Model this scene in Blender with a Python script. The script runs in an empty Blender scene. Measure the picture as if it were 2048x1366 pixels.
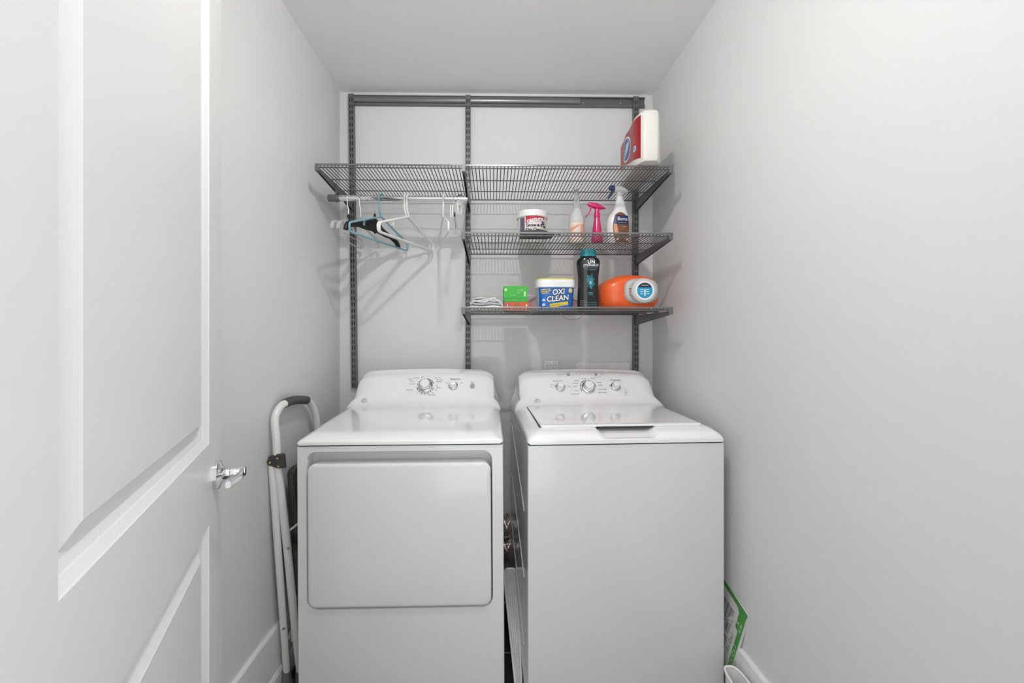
import bpy, math, random
from mathutils import Matrix, Vector, Euler
random.seed(7)
PI = math.pi
C = bpy.context.scene.collection

# ------------------------------------------------------------------ camera, light, exposure
CAM_Z = 1.305
YAW = 0.0155
F = 796.4                                    # 14 mm lens on a 36 mm sensor, in pixels of a 2048 wide frame
PCX, PCY = 998.3, 664.0
cam = bpy.data.cameras.new('camera'); camo = bpy.data.objects.new('camera', cam); C.objects.link(camo)
cam.sensor_width = 36; cam.lens = 14; cam.clip_start = 0.02; cam.clip_end = 50
cam.shift_x = (1024 - PCX) / 2048; cam.shift_y = (PCY - 683) / 2048
camo.location = (0, 0, CAM_Z); camo.rotation_euler = (PI / 2, 0, -YAW)
bpy.context.scene.camera = camo

LAMP = (0.0, 0.72, 2.522)                    # ceiling lamp position
LAMP_POWER = 16500
HALL = 2.1                                   # daylight of the hall behind the open door
world = bpy.data.worlds.new('hall_daylight'); bpy.context.scene.world = world
world.use_nodes = True
world.node_tree.nodes['Background'].inputs[0].default_value = (0.97, 0.985, 1.0, 1)
world.node_tree.nodes['Background'].inputs[1].default_value = HALL
vs = bpy.context.scene.view_settings
vs.view_transform = 'Standard'; vs.look = 'None'; vs.gamma = 1; vs.use_curve_mapping = False
vs.exposure = 0.04

def at(px, py, Y):
    """world point seen at a photo pixel on the plane y = Y"""
    a = (px - PCX) / F; b = (PCY - py) / F
    t = Y / (math.cos(YAW) - a * math.sin(YAW))
    return Vector((t * (math.sin(YAW) + a * math.cos(YAW)), Y, CAM_Z + b * t))

# ------------------------------------------------------------------ materials
MATS = {}
def mat(name, col, rough=0.5, metal=0.0, coat=0.0, trans=0.0, ior=1.45, noise=0.0, nscale=40, bump=0.0, bscale=200, emit=None, alpha=1.0, spec=0.5, sss=0.0):
    if name in MATS: return MATS[name]
    m = bpy.data.materials.new(name); m.use_nodes = True
    nt = m.node_tree; p = nt.nodes['Principled BSDF']
    p.inputs['Base Color'].default_value = (*col, 1)
    p.inputs['Roughness'].default_value = rough
    p.inputs['Metallic'].default_value = metal
    p.inputs['IOR'].default_value = ior
    p.inputs['Specular IOR Level'].default_value = spec
    p.inputs['Coat Weight'].default_value = coat
    p.inputs['Coat Roughness'].default_value = 0.06
    p.inputs['Transmission Weight'].default_value = trans
    p.inputs['Alpha'].default_value = alpha
    if emit: 
        p.inputs['Emission Color'].default_value = (*emit[0], 1); p.inputs['Emission Strength'].default_value = emit[1]
    if noise or bump:
        tc = nt.nodes.new('ShaderNodeTexCoord')
    if noise:
        n = nt.nodes.new('ShaderNodeTexNoise'); n.inputs['Scale'].default_value = nscale; n.inputs['Detail'].default_value = 4
        nt.links.new(tc.outputs['Object'], n.inputs['Vector'])
        mr = nt.nodes.new('ShaderNodeMapRange'); mr.inputs['To Min'].default_value = 1 - noise; mr.inputs['To Max'].default_value = 1 + noise
        nt.links.new(n.outputs['Fac'], mr.inputs['Value'])
        mx = nt.nodes.new('ShaderNodeVectorMath'); mx.operation = 'SCALE'; mx.inputs[0].default_value = col
        nt.links.new(mr.outputs['Result'], mx.inputs['Scale']); nt.links.new(mx.outputs['Vector'], p.inputs['Base Color'])
    if bump:
        n = nt.nodes.new('ShaderNodeTexNoise'); n.inputs['Scale'].default_value = bscale; n.inputs['Detail'].default_value = 3
        nt.links.new(tc.outputs['Object'], n.inputs['Vector'])
        b = nt.nodes.new('ShaderNodeBump'); b.inputs['Strength'].default_value = bump; b.inputs['Distance'].default_value = 0.002
        nt.links.new(n.outputs['Fac'], b.inputs['Height']); nt.links.new(b.outputs['Normal'], p.inputs['Normal'])
    MATS[name] = m
    return m

WALL = mat('wall_paint', (0.70, 0.70, 0.695), 0.55, noise=0.012, nscale=3, bump=0.12, bscale=260)
CEIL = mat('ceiling_paint', (0.92, 0.92, 0.915), 0.7, noise=0.012, nscale=3, bump=0.15, bscale=90)
TRIM = mat('trim_paint', (0.80, 0.80, 0.795), 0.32, coat=0.1)
DOORM = mat('door_paint', (0.76, 0.76, 0.755), 0.33, noise=0.01, nscale=5)
ENAMEL = mat('white_enamel', (0.70, 0.705, 0.70), 0.22, coat=0.55, noise=0.006, nscale=4)
PLASTW = mat('glossy_white_plastic', (0.84, 0.84, 0.835), 0.06, coat=0.8)
GAPM = mat('gap_shade_black', (0.05, 0.05, 0.05), 0.8)  # near-black fill painting the shade inside gaps, seams and slots
CHROME = mat('chrome', (0.82, 0.82, 0.83), 0.08, metal=1)
SATIN = mat('satin_chrome', (0.70, 0.70, 0.70), 0.22, metal=1)
SHELFM = mat('grey_epoxy_metal', (0.165, 0.165, 0.16), 0.38, metal=0.35, noise=0.06, nscale=30)
WIREM = mat('grey_epoxy_wire', (0.135, 0.135, 0.13), 0.4, metal=0.35)
COVERM = mat('rail_cover_grey', (0.21, 0.21, 0.205), 0.3, metal=0.5)
DARKIN = mat('channel_shade_black', (0.012, 0.012, 0.012), 0.9)  # near-black that paints the shade inside the upright channels
BLACKP = mat('black_plastic', (0.006, 0.006, 0.006), 0.45)
DGREY = mat('dark_grey_plastic', (0.05, 0.05, 0.045), 0.5, bump=0.2, bscale=300)
WHITEP = mat('white_plastic', (0.80, 0.80, 0.78), 0.32)
BLUEP = mat('dusty_blue_plastic', (0.20, 0.40, 0.47), 0.38)
CLEARP = mat('clear_plastic', (0.86, 0.87, 0.86), 0.12, trans=0.72, ior=1.3)
INK = mat('printed_grey_ink', (0.10, 0.10, 0.10), 0.5)
INKB = mat('printed_blue_ink', (0.10, 0.28, 0.42), 0.5)
GREYB = mat('grey_button_plastic', (0.36, 0.36, 0.36), 0.4)
BRASS = mat('brass_rivet', (0.62, 0.40, 0.20), 0.35, metal=0.8)

# ------------------------------------------------------------------ geometry helpers
def sstep(x): x = max(0, min(1, x)); return x * x * (3 - 2 * x)
class G:
    def __init__(s): s.v = []; s.f = []; s.m = []; s.cur = 0
    def add(s, vs, fs, M=None):
        o = len(s.v)
        s.v += [tuple(M @ Vector(p)) if M else tuple(p) for p in vs]
        s.f += [tuple(i + o for i in f) for f in fs]; s.m += [s.cur] * len(fs)
        return s
    def box(s, x0, x1, y0, y1, z0, z1, M=None):
        v = [(x, y, z) for x in (x0, x1) for y in (y0, y1) for z in (z0, z1)]
        return s.add(v, [(0, 1, 3, 2), (4, 6, 7, 5), (0, 4, 5, 1), (2, 3, 7, 6), (0, 2, 6, 4), (1, 5, 7, 3)], M)
    def loops(s, L, cap=(True, True), closed=True, M=None):
        n = len(L[0]); v = [p for l in L for p in l]; f = []
        for i in range(len(L) - 1):
            for j in range(n if closed else n - 1):
                k = (j + 1) % n
                f.append((i * n + j, i * n + k, (i + 1) * n + k, (i + 1) * n + j))
        if cap[0]: f.append(tuple(range(n))[::-1])
        if cap[1]: f.append(tuple((len(L) - 1) * n + j for j in range(n)))
        return s.add(v, f, M)
    def tube(s, path, r, n=8, closed=False, M=None):
        P = [Vector(p) for p in path]; N = len(P)
        R = r if isinstance(r, (list, tuple)) else [r] * N
        L = []; up = None
        for i in range(N):
            if closed: t = (P[(i + 1) % N] - P[i - 1])
            else: t = P[min(i + 1, N - 1)] - P[max(i - 1, 0)]
            t.normalize()
            if up is None:
                up = Vector((0, 0, 1)) if abs(t.z) < 0.9 else Vector((0, 1, 0))
            a = t.cross(up)
            if a.length < 1e-5: up = Vector((1, 0, 0)); a = t.cross(up)
            a.normalize(); b = a.cross(t); b.normalize(); up = b
            L.append([tuple(P[i] + (a * math.cos(2 * PI * k / n) + b * math.sin(2 * PI * k / n)) * R[i]) for k in range(n)])
        if closed: L.append(L[0]); return s.loops(L, (False, False), M=M)
        return s.loops(L, M=M)
    def lathe(s, prof, n=32, M=None, cap=(True, True)):
        L = [[(r * math.cos(2 * PI * k / n), r * math.sin(2 * PI * k / n), z) for k in range(n)] for r, z in prof]
        return s.loops(L, cap, M=M)
    def prism(s, poly, axis, a0, a1, M=None):
        def P(p, a): return {'x': (a, p[0], p[1]), 'y': (p[0], a, p[1]), 'z': (p[0], p[1], a)}[axis]
        return s.loops([[P(p, a0) for p in poly], [P(p, a1) for p in poly]], M=M)
    def sphere(s, c, r, n=16, m=10, M=None):
        rx, ry, rz = r if isinstance(r, tuple) else (r, r, r)
        L = []
        for i in range(1, m):
            ph = PI * i / m
            L.append([(c[0] + rx * math.sin(ph) * math.cos(2 * PI * k / n), c[1] + ry * math.sin(ph) * math.sin(2 * PI * k / n), c[2] - rz * math.cos(ph)) for k in range(n)])
        return s.loops(L, M=M)

def smooth_path(pts, k=6, closed=False):
    P = [Vector(p) for p in pts]; N = len(P); out = []
    rng = N if closed else N - 1
    for i in range(rng):
        p0 = P[(i - 1) % N] if closed or i > 0 else P[0]
        p1 = P[i]; p2 = P[(i + 1) % N]
        p3 = P[(i + 2) % N] if closed or i + 2 < N else P[-1]
        for j in range(k):
            t = j / k
            out.append(0.5 * ((2 * p1) + (p2 - p0) * t + (2 * p0 - 5 * p1 + 4 * p2 - p3) * t * t + (3 * p1 - p0 - 3 * p2 + p3) * t ** 3))
    if not closed: out.append(P[-1])
    return out

def rrect(x0, x1, z0, z1, r, n=6):
    out = []
    for cx, cz, a0 in ((x1 - r, z1 - r, 0), (x0 + r, z1 - r, PI / 2), (x0 + r, z0 + r, PI), (x1 - r, z0 + r, 3 * PI / 2)):
        for i in range(n + 1):
            a = a0 + PI / 2 * i / n
            out.append((cx + r * math.cos(a), cz + r * math.sin(a)))
    return out

def obj(name, g, mats, parent=None, smooth=40, bevel=0, seg=2, wn=False, loc=None, rot=None):
    me = bpy.data.meshes.new(name); me.from_pydata(g.v, [], g.f)
    mats = mats if isinstance(mats, (list, tuple)) else [mats]
    for m in mats: me.materials.append(m)
    if len(mats) > 1: me.polygons.foreach_set('material_index', g.m)
    import bmesh
    bm = bmesh.new(); bm.from_mesh(me); bmesh.ops.recalc_face_normals(bm, faces=bm.faces); bm.to_mesh(me); bm.free()
    if smooth:
        me.shade_smooth(); me.set_sharp_from_angle(angle=math.radians(smooth))
    o = bpy.data.objects.new(name, me); C.objects.link(o)
    if parent: o.parent = parent
    if loc: o.location = loc
    if rot: o.rotation_euler = rot
    if wn:
        w_ = o.modifiers.new('weighted_normals', 'WEIGHTED_NORMAL'); w_.keep_sharp = True; w_.weight = 80
    if bevel:
        b = o.modifiers.new('bevel', 'BEVEL'); b.width = bevel; b.segments = seg; b.limit_method = 'ANGLE'; b.angle_limit = math.radians(40)
        b.harden_normals = False
    return o

def tag(o, label, cat, group=None, kind=None):
    if label: o['label'] = label
    if cat: o['category'] = cat
    if group: o['group'] = group
    if kind: o['kind'] = kind
    return o
def thing(name, label, cat, loc=(0, 0, 0), rotz=0, group=None):
    o = bpy.data.objects.new(name, None); C.objects.link(o); o.empty_display_size = 0.05
    o.location = loc; o.rotation_euler = (0, 0, rotz)
    return tag(o, label, cat, group)
def struct(name, g, m, parent=None, **k):
    o = obj(name, g, m, parent, **k)
    if not parent: o['kind'] = 'structure'
    return o
def copy_tree(o, parent=None):
    c = o.copy(); C.objects.link(c)
    if parent: c.parent = parent
    for ch in list(o.children): copy_tree(ch, c)
    return c

_tc = {}
def text2d(s, size, bold=0.0, align='CENTER', shear=0.0, spacing=1.0):
    """filled letter shapes in the xy plane: (verts, faces)"""
    key = (s, size, bold, align, shear, spacing)
    if key in _tc: return _tc[key]
    cu = bpy.data.curves.new('t', 'FONT'); cu.body = s; cu.size = size; cu.align_x = align; cu.align_y = 'CENTER'
    cu.offset = bold; cu.shear = shear; cu.resolution_u = 3; cu.space_character = spacing
    o = bpy.data.objects.new('t', cu); C.objects.link(o)
    dg = bpy.context.evaluated_depsgraph_get(); dg.update()
    me = bpy.data.meshes.new_from_object(o.evaluated_get(dg))
    v = [(p.co.x, p.co.y) for p in me.vertices]; f = [tuple(p.vertices) for p in me.polygons]
    bpy.data.objects.remove(o); bpy.data.curves.remove(cu); bpy.data.meshes.remove(me)
    _tc[key] = (v, f)
    return v, f

# ------------------------------------------------------------------ the room
YB = 2.09
XL = at(680, 400, YB).x; XR = at(1305, 400, YB).x
ZC = 2.556
YF = 0.20                                                     # inner face of the front wall with the doorway
T = 0.12
struct('wall_back', G().box(XL - T, XR + T, YB, YB + T, -0.1, ZC), WALL, smooth=0)
struct('wall_left', G().box(XL - T, XL, YF - T, YB, -0.1, ZC), WALL, smooth=0)
struct('wall_right', G().box(XR, XR + T, YF - T, YB, -0.1, ZC), WALL, smooth=0)
JL, JR, HD = -0.375, 0.50, 2.40
g = G(); g.box(XL, JL, YF - T, YF, 0, ZC); g.box(JR, XR, YF - T, YF, 0, ZC); g.box(JL, JR, YF - T, YF, HD, ZC)
struct('wall_front', g, WALL, smooth=0)
struct('ceiling', G().box(XL - T, XR + T, YF - T, YB + T, ZC, ZC + 0.1), CEIL, smooth=0)

fm = bpy.data.materials.new('dark_slate_tile'); fm.use_nodes = True
nt = fm.node_tree; p = nt.nodes['Principled BSDF']; p.inputs['Roughness'].default_value = 0.35
tc = nt.nodes.new('ShaderNodeTexCoord'); mp = nt.nodes.new('ShaderNodeMapping'); mp.inputs['Location'].default_value = (0.05, 0.18, 0)
br = nt.nodes.new('ShaderNodeTexBrick'); br.offset = 0; br.inputs['Scale'].default_value = 1
br.inputs['Brick Width'].default_value = 0.6; br.inputs['Row Height'].default_value = 0.30; br.inputs['Mortar Size'].default_value = 0.004
br.inputs['Color1'].default_value = (0.018, 0.017, 0.016, 1); br.inputs['Color2'].default_value = (0.024, 0.023, 0.022, 1); br.inputs['Mortar'].default_value = (0.28, 0.25, 0.22, 1)
nt.links.new(tc.outputs['Object'], mp.inputs['Vector']); nt.links.new(mp.outputs['Vector'], br.inputs['Vector'])
ns = nt.nodes.new('ShaderNodeTexNoise'); ns.inputs['Scale'].default_value = 60; ns.inputs['Detail'].default_value = 6
bu = nt.nodes.new('ShaderNodeBump'); bu.inputs['Strength'].default_value = 0.3; bu.inputs['Distance'].default_value = 0.002
nt.links.new(tc.outputs['Object'], ns.inputs['Vector']); nt.links.new(ns.outputs['Fac'], bu.inputs['Height']); nt.links.new(bu.outputs['Normal'], p.inputs['Normal'])
nt.links.new(br.outputs['Color'], p.inputs['Base Color'])
struct('floor', G().box(XL, XR, -0.6, YB, -0.1, 0), fm, smooth=0)

def baseboard(name, side):
    H, SH = 0.235, 0.075
    prof = [(0, 0), (0.022, 0), (0.022, SH - 0.012), (0.016, SH), (0.013, SH), (0.013, H - 0.006), (0.009, H), (0, H)]
    g = G()
    if side == 'l': g.prism([(XL + a, b) for a, b in prof], 'y', YF, YB)
    if side == 'r': g.prism([(XR - a, b) for a, b in prof], 'y', YF, YB)
    if side == 'b': g.prism([(YB - a, b) for a, b in prof], 'x', XL, XR)
    return struct(name, g, TRIM, smooth=0)
baseboard('baseboard_left', 'l'); baseboard('baseboard_right', 'r'); baseboard('baseboard_back', 'b')
# door casing and jamb of the doorway
g = G()
g.box(JL - 0.07, JL, YF, YF + 0.016, 0, HD + 0.07); g.box(JR, JR + 0.07, YF, YF + 0.016, 0, HD + 0.07); g.box(JL, JR, YF, YF + 0.016, HD, HD + 0.07)
struct('trim_1', g, TRIM, bevel=0.003)

# ------------------------------------------------------------------ open door
U = Vector((0.403, -0.915, 0)).normalized(); Nn = Vector((0.915, 0.403, 0)).normalized()
F0 = at(443, 664, 0.97); F0.z = 0
DW, DH = 0.80, 2.36
def dpt(u, n, z): return F0 + U * u + Nn * n + Vector((0, 0, z))
g = G()
def rect(u0, u1, z0, z1, n): return [tuple(dpt(u, n, z)) for u, z in ((u0, z0), (u1, z0), (u1, z1), (u0, z1))]
U0, U1 = 0.120, 0.668
PAN = [(0.22, 0.893), (1.066, 2.24)]
zc = [0.012, PAN[0][0], PAN[0][1], PAN[1][0], PAN[1][1], DH]; uc = [0, U0, U1, DW]
for i in range(3):
    for j in range(5):
        if i == 1 and j in (1, 3): continue
        g.add([tuple(dpt(u, 0, z)) for u, z in ((uc[i], zc[j]), (uc[i + 1], zc[j]), (uc[i + 1], zc[j + 1]), (uc[i], zc[j + 1]))], [(0, 1, 2, 3)])
for z0, z1 in PAN:
    L = []
    for ins, dep in ((0, 0), (0.002, -0.002), (0.012, -0.008), (0.0135, -0.010), (0.024, -0.014), (0.028, -0.0145), (0.030, -0.0145), (0.050, -0.005), (0.0515, -0.004)):
        L.append(rect(U0 + ins, U1 - ins, z0 + ins, z1 - ins, dep))
    g.loops(L, (False, True))
bk = -0.035
g.add(rect(0, DW, 0.012, DH, bk), [(3, 2, 1, 0)])
o4 = rect(0, DW, 0.012, DH, 0); b4 = rect(0, DW, 0.012, DH, bk)
g.loops([o4, b4], (False, False))
door = struct('door_1', g, DOORM, smooth=0)
# lever handle
hp = at(432, 944, 0.93); u_h = (hp - F0).dot(U); z_h = hp.z
Mh = Matrix.Translation(dpt(0.062, 0, z_h)) @ Matrix((( U.x, 0, Nn.x), (U.y, 0, Nn.y), (0, 1, 0))).to_4x4()   # local x along door to hinge, y up, z out
hroot = obj('door_handle', G().lathe([(0.0325, 0.0002), (0.0325, 0.007), (0.029, 0.010), (0.020, 0.0125), (0.0145, 0.018), (0.0125, 0.024), (0.0125, 0.028)], 40, Mh), CHROME, door)
hroot['label'] = 'chrome lever handle on a round rose'
obj('neck', G().lathe([(0.0115, 0.0285), (0.0115, 0.055), (0.0105, 0.058)], 28, Mh), CHROME, hroot)
g = G()
sec = []
for t in range(17):
    s_ = t / 16; x = -0.012 + 0.096 * s_; hh = 0.0115 - 0.0015 * s_; zz = 0.052 - 0.014 * sstep(max(0, (s_ - 0.45) / 0.55))
    if t in (0, 16): hh *= 0.75
    sec.append([(x, hh * math.copysign(abs(math.cos(a)) ** 0.6, math.cos(a)), zz + 0.005 * math.copysign(abs(math.sin(a)) ** 0.7, math.sin(a))) for a in [2 * PI * k / 20 for k in range(20)]])
g.loops(sec, M=Mh)
obj('lever', g, CHROME, hroot)

# ------------------------------------------------------------------ ceiling lamp
lt = thing('ceiling_light', 'short white tube lamp on the ceiling near the doorway', 'ceiling light', (LAMP[0], LAMP[1], ZC))
obj('mounting_plate', G().box(-0.05, 0.05, -0.02, 0.02, -0.0007, -0.0001), TRIM, lt)
obj('lamp_holder', G().box(-0.04, 0.04, -0.012, 0.012, LAMP[2] - ZC + 0.0095, -0.0008), TRIM, lt, bevel=0.003)
em = mat('lamp_glass', (1, 1, 1), 0.5, emit=((1.0, 0.985, 0.96), LAMP_POWER / 10))
obj('bulb', G().tube([(-0.038, 0, LAMP[2] - ZC)] + [(-0.035 + 0.070 * k / 6, 0, LAMP[2] - ZC) for k in range(7)] + [(0.038, 0, LAMP[2] - ZC)], [0.004] + [0.009] * 7 + [0.004], 16), em, lt)
bl_ = [o for o in lt.children if o.name.startswith('bulb')][0]; bl_.scale = (1, 1.15, 0.75); bl_.location = (0, 0, (LAMP[2] - ZC) * 0.25)

# ------------------------------------------------------------------ wall uprights, hang rail
ZR0, ZR1 = at(936, 210, YB - 0.02).z, at(936, 190.5, YB - 0.02).z
xl_r = at(697, 200, YB - 0.02).x; xr_r = at(1291, 200, YB - 0.02).x
rail = thing('hanging_rail', 'long grey metal rail screwed along the top of the back wall', 'rail', ((xl_r + xr_r) / 2, YB, ZR0))
hw = (xr_r - xl_r) / 2; hr = ZR1 - ZR0
g = G(); poly = [(-0.0005, 0), (-0.012, 0), (-0.012, 0.012), (-0.004, 0.014), (-0.004, hr - 0.004), (-0.016, hr - 0.004), (-0.016, hr), (-0.0005, hr)]
g.prism(poly, 'x', -hw, hw); obj('channel', g, SHELFM, rail, smooth=0)
xs = at(1160, 200, YB - 0.02).x - rail.location.x
xm = at(936, 200, YB - 0.02).x - rail.location.x
cov = [(-0.0165, hr - 0.006)] + [(-0.0165 - 0.006 * math.sin(t * PI / 8), hr - 0.006 - (hr - 0.020) * t / 8) for t in range(1, 8)] + [(-0.0145, 0.0135), (-0.0125, 0.0135), (-0.0145, hr - 0.006)]
for a, b in ((-hw + 0.026, xm - 0.014), (xm + 0.014, xs)):
    obj('rail_cover', G().prism(cov, 'x', a, b), COVERM, rail, smooth=50)
for px_ in (1168, 1243):
    q = at(px_, 202, YB - 0.02)
    obj('screw', G().lathe([(0.0045, 0), (0.0045, 0.001), (0.003, 0.0025)], 16, Matrix.Translation((q.x - rail.location.x, -0.004, hr * 0.5)) @ Matrix.Rotation(PI / 2, 4, 'X')), SATIN, rail)

def upright(x, ztop, zbot, lean, label):
    t = thing('wall_upright', label, 'shelf upright', (x, YB, zbot), 0, 'slotted wall uprights')
    w, d = 0.0125, 0.017; L = ztop - zbot
    g = G(); xs_ = [-w, -0.0075, -0.0035, 0.0035, 0.0075, w]
    rows = []; z = 0.006
    rows.append((0, z, False))
    while z + 0.032 < L:
        rows.append((z, z + 0.020, True)); rows.append((z + 0.020, z + 0.032, False)); z += 0.032
    rows.append((z, L, False))
    Y0 = -d - 0.006
    for z0, z1, slot in rows:
        for i in range(5):
            if slot and i in (1, 3): continue
            g.add([(xs_[i], Y0, z0), (xs_[i + 1], Y0, z0), (xs_[i + 1], Y0, z1), (xs_[i], Y0, z1)], [(0, 1, 2, 3)])
    g.box(-w - 0.0012, -w, Y0, -0.0008, 0, L); g.box(w, w + 0.0012, Y0, -0.0008, 0, L)
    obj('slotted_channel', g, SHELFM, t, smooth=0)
    obj('channel_shade_plate', G().box(-w, w, -0.012, -0.010, 0, L), DARKIN, t, smooth=0)  # added dark plate, so the slots look as if in deep shade
    t.rotation_euler = (0, lean, 0)
    return t
pl, pm, pr = at(702, 190, YB - 0.02), at(936, 192, YB - 0.02), at(1272, 196, YB - 0.02)
zt = ZR1 + 0.001
plb = at(708.5, 776, YB - 0.02)
L60 = zt - plb.z
upright(plb.x, zt, plb.z, math.atan2(pl.x - plb.x, L60), 'grey slotted upright nearest the left wall, free end hanging above the dryer')
upright(pm.x, zt, plb.z, 0, 'grey slotted upright in the middle of the back wall, between the hangers and the cleaners')
upright(pr.x, zt, plb.z, 0, 'grey slotted upright nearest the right wall, behind the paper towels')

# ------------------------------------------------------------------ shelves, brackets
YSF, YSB = 1.664, 2.062
DZ = {'top': 1.9915, 'mid': 1.7105, 'bot': 1.3985}
def bracket(x, dz, label):
    t = thing('shelf_bracket', label, 'shelf bracket', (x, YB - 0.0235, dz - 0.0064), 0, 'grey shelf brackets')
    Lb = YB - 0.0235 - YSF - 0.003
    poly = [(0, -0.0), (-Lb, 0.0), (-Lb, -0.013), (-Lb + 0.03, -0.016), (-0.02, -0.048), (0, -0.054)]
    g = G(); g.prism(poly, 'x', -0.0055, -0.0035); g.prism(poly, 'x', 0.0035, 0.0055)
    g.prism([(0, 0), (-Lb, 0), (-Lb, -0.013), (-Lb + .002, -0.013), (-Lb + .002, -0.002), (0, -0.002)], 'x', -0.0035, 0.0035)
    obj('arm', g, SHELFM, t, smooth=0)
    g = G(); g.prism([(-Lb - 0.0105, -0.013), (-Lb - 0.0105, 0.017), (-Lb - 0.0082, 0.017), (-Lb - 0.0082, -0.0005), (-Lb + 0.016, -0.0005), (-Lb + 0.016, -0.013)], 'x', -0.008, 0.008)
    obj('end_clip', g, SHELFM, t, smooth=0, bevel=0.0012)
    return t
XLs, XMs, XRs = at(633, 333, YSF).x + 0.004, at(927, 333, YSF).x, at(1343, 333, YSF).x - 0.004
for x, k, l in ((XLs, 'top', 'tapered grey bracket at the left end of the top shelf, by the left wall'),
                (XMs, 'top', 'tapered grey bracket at the right end of the clothes rod, under the top shelf joint'),
                (XRs, 'top', 'tapered grey bracket under the paper towel end of the top shelf'),
                (XMs, 'mid', 'tapered grey bracket at the left end of the spray bottle shelf'),
                (XRs, 'mid', 'tapered grey bracket at the right end of the spray bottle shelf'),
                (XMs, 'bot', 'tapered grey bracket at the left end of the lowest shelf, beside the folded cloth'),
                (XRs, 'bot', 'tapered grey bracket at the right end of the lowest shelf, beside the orange bottle')):
    bracket(x, DZ[k], l)
def wire_shelf(x0, x1, dz, label):
    t = thing('wire_shelf', label, 'shelf', ((x0 + x1) / 2, YB, dz), 0, 'grey ventilated wire shelves')
    h = (x1 - x0) / 2; yf, yb = YSF - YB, YSB - YB; rw = 0.0020; rb = 0.0028; lip = 0.0105
    g = G()
    g.box(-h, h, yf - 0.0045, yf + 0.0005, lip - 0.0055, lip + 0.0015)
    obj('front_rail', g, COVERM, t, smooth=0, bevel=0.001)
    g = G(); g.tube([(-h, yf + 0.001, -rb), (h, yf + 0.001, -rb)], rb); obj('lower_front_wire', g, WIREM, t)
    for yy in (yf + 0.135, yf + 0.275):
        obj('cross_wire', G().tube([(-h, yy, -rb), (h, yy, -rb)], rb * 0.85), WIREM, t)
    obj('back_wire', G().tube([(-h, yb, -rb), (h, yb, -rb)], rb * 1.2), WIREM, t)
    g = G(); n = int(round((x1 - x0) / 0.0153))
    for i in range(n + 1):
        x = -h + 0.003 + (2 * h - 0.006) * i / n
        g.tube([(x, yb, rw), (x, yf + 0.003, rw), (x, yf - 0.0012, rw + 0.002), (x, yf - 0.0015, lip - 0.003)], rw, 6)
    obj('deck_wires', g, WIREM, t)
    return t
wire_shelf(XLs - 0.006, XMs - 0.001, DZ['top'], 'grey wire shelf above the clothes rod, left half of the top level')
wire_shelf(XMs + 0.001, XRs + 0.006, DZ['top'], 'grey wire shelf carrying the paper towels, right part of the top level')
wire_shelf(XMs - 0.006, XRs + 0.006, DZ['mid'], 'grey wire shelf carrying spray bottles and the carpet cleaner tub')
wire_shelf(XMs - 0.006, XRs + 0.006, DZ['bot'], 'lowest grey wire shelf carrying detergent and the folded cloth')

# ------------------------------------------------------------------ clothes rod
YR, RR = 1.84, 0.0135
zr = at(800, 397, YR).z
xr0, xr1 = at(657, 396, YR).x, at(935, 396, YR).x
rod = thing('clothes_rod', 'round chrome clothes rod hung under the left top shelf', 'clothes rod', ((xr0 + xr1) / 2, YR, zr))
hx = (xr1 - xr0) / 2
Mx = Matrix.Rotation(PI / 2, 4, 'Y')
obj('rod_tube', G().lathe([(RR, -hx + 0.01), (RR, hx)], 32, Mx), CHROME, rod)
obj('end_cap', G().lathe([(RR + 0.001, -hx), (RR + 0.0025, -hx + 0.002), (RR + 0.0025, -hx + 0.05), (RR + 0.0005, -hx + 0.053)], 32, Mx), SHELFM, rod)
for bx in (XLs, XMs):
    x = bx - rod.location.x
    g = G(); top = DZ['top'] - 0.005 - zr
    g.box(x - 0.003 + 0.009, x + 0.003 + 0.009, -0.003, 0.003, RR, top)
    g.tube([(x + 0.009, (RR + 0.003) * math.cos(a), (RR + 0.003) * math.sin(a)) for a in [PI * 0.5 + 2 * PI * k / 20 * 0.8 for k in range(21)]], 0.003, 8)
    obj('rod_holder', g, SHELFM, rod)

# ------------------------------------------------------------------ hangers
def hook_path(r=None, neck=0.035):
    """hook going over the rod; rod centre at the local origin; returns points in the local x,z plane (x along the hanger)"""
    r = r or (RR + 0.0045)
    pts = []
    for a in range(-35, 200, 12):
        pts.append((-r * math.cos(math.radians(a)) , r * math.sin(math.radians(a))))
    return pts[::-1]
def place(o, xn, near):
    """near: world x of the end nearest the doorway; hanger's local -x is that end"""
    o.location = (xn[0], YR, zr); o.rotation_euler = (0, 0, xn[1])
def ang(px_n, px_f, Yn=1.632, Yf=2.048):
    a, b = at(px_n, 455, Yn), at(px_f, 500, Yf)
    return ((a.x + b.x) / 2, math.atan2(b.y - a.y, b.x - a.x))
HW = 0.212
def roundpoly(P, rad, n=6):
    P = [Vector(p) for p in P]; out = []; N = len(P)
    for i in range(N):
        a, b, c = P[i - 1], P[i], P[(i + 1) % N]; r_ = rad[i]
        d1, d2 = (a - b).normalized(), (c - b).normalized()
        half = d1.angle(d2) / 2; t_ = min(r_ / math.tan(half), (a - b).length * 0.48, (c - b).length * 0.48)
        s0, s1 = b + d1 * t_, b + d2 * t_
        for k in range(n + 1):
            q = k / n; out.append((1 - q) ** 2 * s0 + 2 * q * (1 - q) * b + q * q * s1)
    return out
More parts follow.
